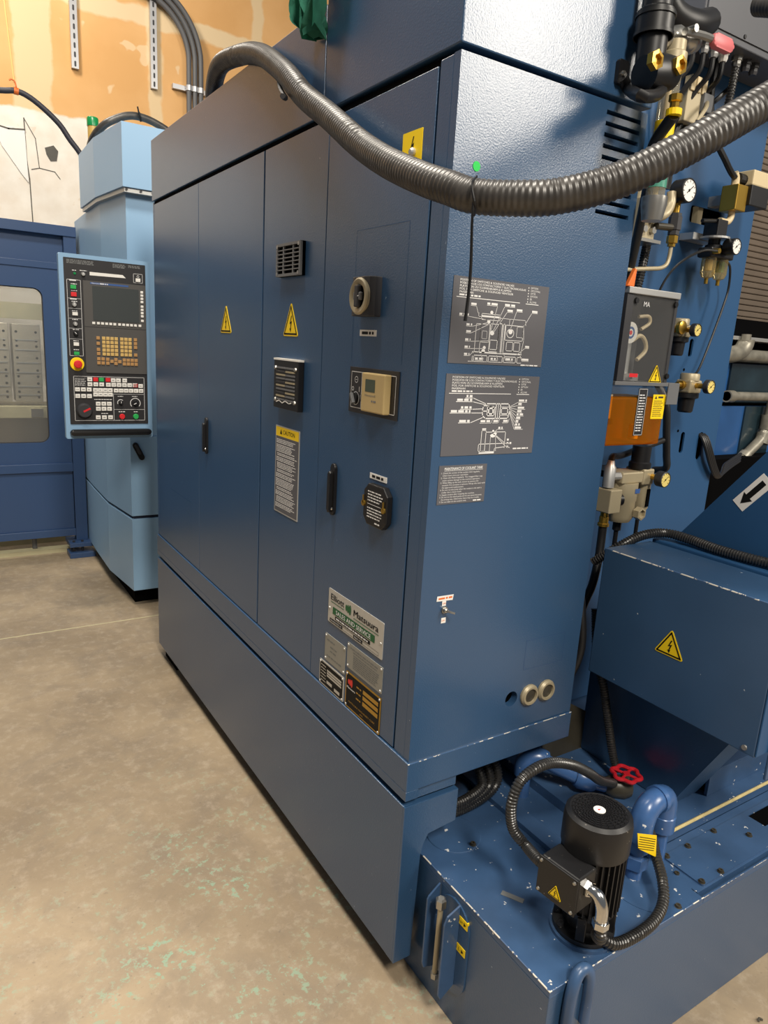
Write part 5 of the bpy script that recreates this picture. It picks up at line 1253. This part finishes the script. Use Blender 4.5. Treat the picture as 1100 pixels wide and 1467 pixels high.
MB().lathe([(0.016, 0), (0.016, 0.012)], (0.490, -0.096, 2.061), (0, 0, -1), 14).build('yellow_ferrule', 'yellow', wbk)
tag(MB().tube([(0.490, -0.096, 2.050), (0.532, -0.02, 2.008), (0.656, 0.08, 1.962), (0.765, 0.18, 1.875), (0.855, 0.265, 1.792), (0.87, 0.29, 1.70)], 0.0125, 12, 40).build('rubber_hose', 'rubber', smooth=40), 'smooth black hose from the yellow ferrule down the cabinet edge', 'hose')
conduit('flexible_conduit', 'black corrugated conduit rising behind the clear oil reservoir', [(0.94, 0.31, 1.70), (0.958, 0.31, 1.78), (0.965, 0.31, 1.83), (0.985, 0.32, 1.90)], 0.0135, 0.008, group='conduits on the column')
tag(MB(SIDE(0, 0, 0.12)).prism([(0.665, 1.733), (0.692, 1.733), (0.694, 1.775), (0.688, 1.778)], 0.0, 0.012, 0.002).build('orange_wedge', 'orange'), 'small orange plastic wedge on top of the oil reservoir', 'wedge')

# ------------------------------------------------------------------ lubricator with amber oil
lu = thing('oil_lubricator', 'clear automatic lubricator with amber oil reservoir and grey lid', 'lubricator', (0.78, 0.18, 1.31))
MB().box(0.672, 0.885, 0.105, 0.245, 1.716, 1.733, 0.002).build('lid', 'aluminium', lu)
MB().box(0.673, 0.700, 0.110, 0.24, 1.492, 1.716, 0.001).build('side_frame', 'dark_grey', lu)
MB().box(0.872, 0.884, 0.110, 0.24, 1.492, 1.716, 0.001).build('side_frame', 'dark_grey', lu)
MB().box(0.700, 0.872, 0.22, 0.24, 1.492, 1.716).build('back_plate', 'mid_grey', lu)
MB().box(0.700, 0.872, 0.111, 0.114, 1.493, 1.715).build('clear_cover', 'acrylic', lu)
for x, z in ((0.708, 1.70), (0.872, 1.702), (0.878, 1.51)): MB().lathe([(0.008, 0), (0.007, 0.005)], (x, 0.110, z), (0, -1, 0), 12).build('cover_screw', 'black', lu)
MB().cyl((0.760, 0.17, 1.50), (0.760, 0.17, 1.60), 0.018, 16).build('pump_cylinder', 'aluminium', lu, smooth=40)
MB().lathe([(0.050, 0), (0.050, 0.018)], (0.755, 0.17, 1.494), (0, 0, 1), 24).build('pump_base', 'aluminium', lu, smooth=40)
MB().lathe([(0.028, 0), (0.028, 0.015)], (0.735, 0.150, 1.62), (0, -1, 0), 22).build('motor_can', 'white', lu, smooth=40)
q = MB(SIDE(0.735, 1.62, 0.1348)); q.ring(0, 0, 0.010, 0.016, 0.0002, 20); q.flat_build('motor_ring', 'paint_strip_blue', lu)
q = MB(SIDE(0.735, 1.62, 0.1346)); q.disc(0, 0.0, 0.006, 0.0002, 16); q.flat_build('motor_mark', 'red', lu)
MB().tube([(0.775, 0.16, 1.60), (0.80, 0.155, 1.615), (0.825, 0.155, 1.60), (0.83, 0.155, 1.575), (0.80, 0.155, 1.55)], 0.006, 8, 24).build('oil_tube', 'beige', lu, smooth=40)
MB().tube([(0.79, 0.16, 1.665), (0.825, 0.155, 1.668), (0.832, 0.155, 1.65), (0.80, 0.155, 1.632)], 0.005, 8, 20).build('oil_tube', 'beige', lu, smooth=40)
for i in range(4): MB().box(0.725 + i * 0.012, 0.731 + i * 0.012, 0.17, 0.176, 1.655, 1.69).build('terminal_wire', 'beige', lu)
q = MB(SIDE(0, 0, 0.1105)); q.words(0.722, 1.504, 0.034, 0.010, 0.0, 0.0, random.Random(8)); q.flat_build('maker_print', 'red', lu)
q = MB(SIDE(0, 0, 0.1105)); q.text('MA', 0.742, 1.688, 0.013, 0.0); q.flat_build('type_print', 'print_white', lu)
warn_triangle(SIDE(0.831, 1.491, 0.1105), 0.056, 0.050, lu)
MB().box(0.664, 0.935, 0.106, 0.25, 1.482, 1.492, 0.001).build('shelf', 'mid_grey', lu)
MB().box(0.888, 0.937, 0.104, 0.108, 1.432, 1.492, 0.001).build('shelf_tab', 'mid_grey', lu)
MB().box(0.664, 0.892, 0.112, 0.245, 1.452, 1.4815, 0.004).build('reservoir', 'acrylic', lu)
MB().box(0.664, 0.892, 0.112, 0.245, 1.318, 1.450, 0.006).build('oil', 'oil', lu)
MB().cyl((0.697, 0.15, 1.39), (0.697, 0.15, 1.455), 0.012, 12).build('suction_filter', 'beige', lu)
MB().cyl((0.697, 0.15, 1.374), (0.697, 0.15, 1.39), 0.018, 14).build('filter_collar', 'black', lu)
MB().cyl((0.697, 0.15, 1.33), (0.697, 0.15, 1.374), 0.006, 10).build('suction_tube', 'beige', lu)
MB().cyl((0.835, 0.16, 1.33), (0.835, 0.16, 1.37), 0.014, 12).build('drain_filter', 'pale_yellow', lu)
F = SIDE(0, 0, 0.1115)
il = MB(F).box(0.771, 0.809, 1.345, 1.475, 0.0, 0.001).build('data_plate', 'panel_black', lu)
q = MB(F); q.stroke(rect(0.773, 1.347, 0.807, 1.473), 0.001, 0.0014, True)
for i in range(14): q.words(0.777, 1.455 - i * 0.0075, 0.026, 0.003, 0.0014, 0.15, random.Random(i))
q.flat_build('data_print', 'print_white', il)
ys = MB(F).box(0.836, 0.890, 1.391, 1.459, 0.0, 0.001).build('caution_sticker', 'yellow', lu)
q = MB(F); q.poly([(0.843, 1.447), (0.853, 1.447), (0.848, 1.456)], 0.0014); q.words(0.858, 1.449, 0.026, 0.005, 0.0014, 0, random.Random(2))
for i in range(9): q.words(0.841, 1.440 - i * 0.0052, 0.042, 0.0018, 0.0014, 0.2, random.Random(i))
q.flat_build('sticker_print', 'brown_plate', ys)

# ------------------------------------------------------------------ big filter regulator below
br = thing('filter_regulator', 'large cast filter regulator with silver bowl standing under the oil reservoir', 'regulator', (0.9, 0.22, 1.06), 'pneumatic regulators')
MB().box(0.85, 0.945, 0.185, 0.255, 1.188, 1.222, 0.004).build('filter_head', 'cast', br)
MB().box(0.945, 0.995, 0.185, 0.255, 1.180, 1.228, 0.004).build('regulator_head', 'cast', br)
MB().lathe([(0.033, 0), (0.033, 0.018), (0.028, 0.022), (0.028, 0.07)], (0.965, 0.22, 1.226), (0, 0, 1), 20).build('knob', 'black', br, smooth=40)
MB().lathe([(0.046, 0), (0.046, -0.055), (0.044, -0.058), (0.044, -0.105), (0.034, -0.122)], (0.897, 0.22, 1.188), (0, 0, 1), 26).build('bowl', 'cast', br, smooth=40)
MB().lathe([(0.025, 0), (0.025, -0.080), (0.018, -0.092)], (0.985, 0.215, 1.182), (0, 0, 1), 20).build('lubricator_bowl', 'cast', br, smooth=40)
MB().box(0.978, 0.990, 0.186, 0.191, 1.11, 1.165).build('sight_window', 'matte_black', br)
q = MB(SIDE(0.900, 1.165, 0.1735)); q.quad(0.0, -0.006, 0.022, 0.008, 0); q.flat_build('bowl_label', 'paint_strip_blue', br)
MB().lathe([(0.020, 0), (0.020, 0.020), (0.014, 0.021), (0.013, 0.012)], (0.922, 0.175, 1.098), (0, -1, 0), 6).build('hex_port', 'cast', br)
MB().cyl((0.985, 0.20, 1.205), (0.985, 0.17, 1.205), 0.009, 10).build('gauge_stem', 'brass', br)
gauge((0.990, 0.140, 1.203), 0.024, 0.030, br, 'pale_yellow', 'dark_grey')
MB().lathe([(0.017, 0), (0.017, 0.06), (0.013, 0.065), (0.010, 0.08)], (0.806, 0.20, 1.180), (0, 0, 1), 16).build('inlet_tee', 'aluminium', br, smooth=40)
MB().cyl((0.806, 0.20, 1.212), (0.852, 0.20, 1.210), 0.012, 12).build('inlet_nipple', 'aluminium', br)
MB().box(0.788, 0.838, 0.17, 0.225, 1.105, 1.176, 0.003).build('shutoff_block', 'cast', br)
MB().cyl((0.838, 0.195, 1.14), (0.86, 0.19, 1.14), 0.018, 16).build('shutoff_knob', 'black', br, smooth=40)
MB().lathe([(0.012, 0), (0.012, 0.014), (0.014, 0.016), (0.014, 0.034), (0.017, 0.036), (0.017, 0.044)], (0.808, 0.20, 1.105), (0, 0, -1), 12).build('hose_fitting', 'brass', br)
MB().lathe([(0.013, 0), (0.013, 0.03), (0.007, 0.034), (0.007, 0.12)], (0.897, 0.22, 1.066), (0, 0, -1), 12).build('drain_tube', 'black', br)
MB().lathe([(0.011, 0), (0.011, 0.022), (0.006, 0.026), (0.006, 0.12)], (0.985, 0.215, 1.092), (0, 0, -1), 12).build('drain_tube', 'black', br)
MB().box(0.86, 0.96, 0.255, CYF - 0.0005, 1.195, 1.215).build('bracket', 'black', br)
tag(MB().tube([(0.808, 0.20, 1.061), (0.806, 0.198, 1.02), (0.795, 0.19, 0.96), (0.765, 0.175, 0.89), (0.735, 0.17, 0.84), (0.70, 0.16, 0.78)], 0.0125, 12, 40).build('rubber_hose', 'rubber', smooth=40), 'smooth black hose hanging from the brass fitting of the large filter regulator', 'hose')
tag(MB().tube([(0.806, 0.20, 1.255), (0.83, 0.215, 1.268), (0.91, 0.25, 1.262), (1.02, 0.275, 1.275), (1.10, 0.28, 1.29), (1.158, 0.285, 1.30)], 0.010, 10, 40).build('rubber_hose', 'rubber', smooth=40), 'black hose slanting from the large filter regulator to the column', 'hose')
tag(MB().tube([(1.125, 0.36, 1.51), (1.125, 0.31, 1.47), (1.142, 0.285, 1.41), (1.158, 0.28, 1.32), (1.175, 0.28, 1.25), (1.185, 0.282, 1.205), (1.19, 0.33, 1.19)], 0.012, 10, 50).build('rubber_hose', 'rubber', smooth=40), 'black hose looping out of a slot and back into the column', 'hose')
tag(MB().cyl((1.055, 0.30, 1.13), (1.06, 0.30, 1.07), 0.004, 6).build('thin_rod', 'cast'), 'thin pale rod hanging below the large regulator gauge', 'rod')
for i in range(4):
    d = i * 0.010
    tag(MB().tube([(1.450 + d * 0.6, 0.39, 1.308), (1.446 + d, 0.345, 1.300), (1.462 + d, 0.325, 1.25), (1.497 + d, 0.325, 1.20), (1.545 + d, 0.33, 1.155), (1.600 + d * 0.5, 0.345, 1.142 + d * 0.4), (1.70, 0.39, 1.145 + d), (1.84, 0.45, 1.15 + d), (2.02, 0.52, 1.158 + d)], 0.0062, 8, 40).build('signal_cable', 'rubber', smooth=40), 'black signal cable of the bundle leaving the long column slot', 'cable', 'cables leaving the column slot')

# ------------------------------------------------------------------ grey junction box with cable glands
jb = thing('junction_box', 'dark grey junction box with a yellow warning triangle and cable glands', 'junction box', (1.1, 0.28, 2.41))
MB().box(0.937, 1.60, 0.20, 0.345, 2.412, 2.85, 0.003).build('box', 'grey_box', jb)
MB(SIDE(0, 0, 0.20)).prism(rrect(0.945, 2.43, 1.595, 2.84, 0.004), 0.0, 0.004).build('box_door', 'grey_box', jb)
warn_triangle(SIDE(1.155, 2.512, 0.196), 0.064, 0.062, jb)
for x in (0.965, 1.12): MB().lathe([(0.006, 0), (0.005, 0.003)], (x, 0.196, 2.438), (0, -1, 0), 10).build('door_screw', 'black', jb)
GL = [(0.965, 0.24, 'black'), (1.01, 0.24, 'aluminium'), (1.055, 0.24, 'aluminium'), (1.10, 0.24, 'white'), (1.165, 0.24, 'steel'), (1.21, 0.24, 'dark_grey'), (1.25, 0.24, 'dark_grey')]
for i, (x, y, m) in enumerate(GL):
    g = MB().lathe([(0.016, 0), (0.016, 0.012), (0.013, 0.013), (0.013, 0.022), (0.010, 0.030)], (x, y, 2.412), (0, 0, -1), 8).build('cable_gland', m, jb)
    if i < 5:
        tag(MB().tube([(x, y, 2.384), (x, y + 0.005, 2.34), (x - 0.02 * (3 - i) * 0.4, y + 0.04, 2.28 + 0.01 * i), (0.97 + 0.02 * i, y + 0.07, 2.20), (0.985 + 0.015 * i, y + 0.08, 2.05)], 0.0072, 8, 36).build('gland_cable', 'rubber', smooth=40), 'black cable dropping from ' + ('the black gland at the corner of the grey junction box', 'the silver gland next to the black corner gland', 'the silver gland next to the white gland', 'the white gland of the grey junction box', 'the steel gland beside the white gland')[i], 'cable', 'cables from the junction box')
sol = thing('valve_bank', 'beige valve bank with small connectors mounted under the junction box', 'valve', (1.06, 0.30, 2.2))
MB().box(1.02, 1.085, 0.28, 0.345, 2.225, 2.310, 0.003).build('valve_block', 'cast', sol)
for x in (1.035, 1.062, 1.089): MB().box(x - 0.010, x + 0.010, 0.275, 0.30, 2.305, 2.345, 0.002).build('connector', 'beige', sol)
MB().box(1.085, 1.13, 0.27, 0.345, 2.26, 2.31, 0.003).build('coil', 'mid_grey', sol)
MB().tube([(1.10, 0.27, 2.285), (1.07, 0.25, 2.26), (1.04, 0.25, 2.22)], 0.006, 8, 12).build('jumper_tube', 'cast', sol)
tag(MB().box(1.145, 1.205, 0.335, 0.3495, 2.27, 2.345, 0.001).build('beige_plate', 'beige'), 'small beige plate on the column under the junction box', 'plate')
conduit('flexible_conduit', 'black corrugated conduit hanging straight from a junction box gland', [(1.165, 0.24, 2.385), (1.166, 0.245, 2.31), (1.164, 0.255, 2.25), (1.15, 0.28, 2.18)], 0.0115, 0.0075, group='conduits on the column')

# ------------------------------------------------------------------ machine interior beyond the column
mi = thing('machine_interior', 'oily blue machine guard with yellow labels seen past the column edge', 'machine housing', (2.6, 0.9, 0.0))
MB().box(1.70, 4.2, 0.82, 0.86, 0.3, 1.36, 0.002).build('lower_guard', 'oily_blue', mi)
MB().box(1.70, 4.2, 0.90, 0.94, 1.37, 1.562, 0.002).build('upper_guard', 'oily_blue', mi)
MB().box(1.70, 4.2, 0.84, 0.92, 1.340, 1.372, 0.002).build('guard_slot', 'matte_black', mi)
MB().box(1.70, 4.2, 0.98, 1.05, 1.50, 1.78).build('dark_recess', 'matte_black', mi)
MB().box(2.50, 2.75, 0.812, 0.82, 0.3, 1.36).build('oil_streak_panel', 'oily_dark', mi)
MB().box(2.45, 2.85, 0.89, 0.90, 1.372, 1.56).build('oil_streak_panel', 'oily_dark', mi)
MB().box(1.70, 4.2, 0.88, 0.98, 1.672, 1.690, 0.002).build('top_rail', 'aluminium', mi)
F = SIDE(0, 0, 0.8995)
for (u0, v0, u1, v1) in ((2.515, 1.445, 2.600, 1.502),): 
    y = MB(F).box(u0, u1, v0, v1, 0, 0.0012).build('yellow_label', 'yellow', mi)
    q = MB(F)
    for i in range(4): q.words(u0 + 0.012, v0 + 0.010 + i * 0.010, 0.05, 0.004, 0.0016, 0.1, random.Random(i))
    q.flat_build('label_print', 'brown_plate', y)
for v0 in (1.437, 1.478):
    y = MB(F).box(2.453, 2.494, v0, v0 + 0.026, 0, 0.0012).build('yellow_label', 'yellow', mi)
    q = MB(F); q.poly([(2.464, v0 + 0.010), (2.486, v0 + 0.013), (2.464, v0 + 0.018)], 0.0016); q.flat_build('label_print', 'print_black', y)
def pipe(name, lab, pts, r, m='pipe_grey', parts=(), grp=None):
    t = thing(name, lab, 'pipe', pts[0], grp)
    MB().tube(pts, r, 14, max(12, len(pts) * 6)).build('pipe_run', m, t, smooth=40)
    for p, a, rr, l in parts: MB().lathe([(rr, 0), (rr, l)], p, a, 14).build('fitting', m, t, smooth=40)
pipe('coolant_pipe', 'grey steel pipe running across the oily guard beyond the column', [(2.30, 0.80, 1.408), (2.9, 0.80, 1.408), (3.6, 0.80, 1.408)], 0.022, parts=(((2.30, 0.80, 1.408), (1, 0, 0), 0.028, 0.05),), grp='pipes beyond the column')
pipe('coolant_pipe', 'thick grey elbow pipe with capped top in the dark recess', [(2.20, 0.86, 1.595), (2.36, 0.86, 1.600), (2.44, 0.86, 1.615), (2.475, 0.86, 1.650), (2.478, 0.86, 1.675)], 0.040, parts=(((2.478, 0.86, 1.67), (0, 0, 1), 0.022, 0.03), ((2.44, 0.86, 1.60), (1, 0, 0), 0.030, 0.5)), grp='pipes beyond the column')
pipe('coolant_pipe', 'grey jointed pipe slanting down to the dark gap above the conveyor', [(2.665, 0.78, 1.42), (2.662, 0.78, 1.34), (2.655, 0.78, 1.26), (2.62, 0.78, 1.20), (2.55, 0.78, 1.15), (2.47, 0.78, 1.10)], 0.024, parts=(((2.66, 0.78, 1.25), (0, 0, 1), 0.036, 0.07), ((2.63, 0.78, 1.18), (0.3, 0, 1), 0.034, 0.05), ((2.49, 0.78, 1.11), (0.6, 0, 0.5), 0.030, 0.03)), grp='pipes beyond the column')
MB().box(1.60, 3.2, 0.72, 0.815, 0.35, 1.125).build('gap_shade_box', 'matte_black', mi)  # black box added as painted shade for the unlit opening past the column
# roller shutter far beyond
rs = thing('roller_shutter', 'brown ribbed roller shutter beyond the column edge', 'shutter', (3.2, 1.3, 1.75))
s0 = None
for i in range(34):
    z = 1.70 + i * 0.032
    if s0 is None: s0 = MB().box(1.8, 5.2, 1.28, 1.30, z, z + 0.029, 0.004, seg=1).build('shutter_slat', 'shutter', rs)
    else: inst(s0, rs, (3.5, 1.29, z + 0.0145), 'shutter_slat')
MB().box(1.8, 5.2, 1.302, 1.31, 1.68, 2.82).build('shutter_backing', 'dark_grey', rs)
# little chips lying on the floor beside the tank
for i, (x, y) in enumerate(((0.72, -0.53), (0.86, -0.50), (0.60, -0.57), (0.0, -0.16), (0.03, -0.20))):
    tag(MB().tube([(x, y, 0.004), (x + 0.006, y + 0.004, 0.007), (x + 0.013, y - 0.002, 0.004)], 0.0026, 6, 6).build('metal_chip', 'brown_plate'), 'tiny dark metal chip lying on the concrete beside the tank', 'metal chip', 'chips on the floor')
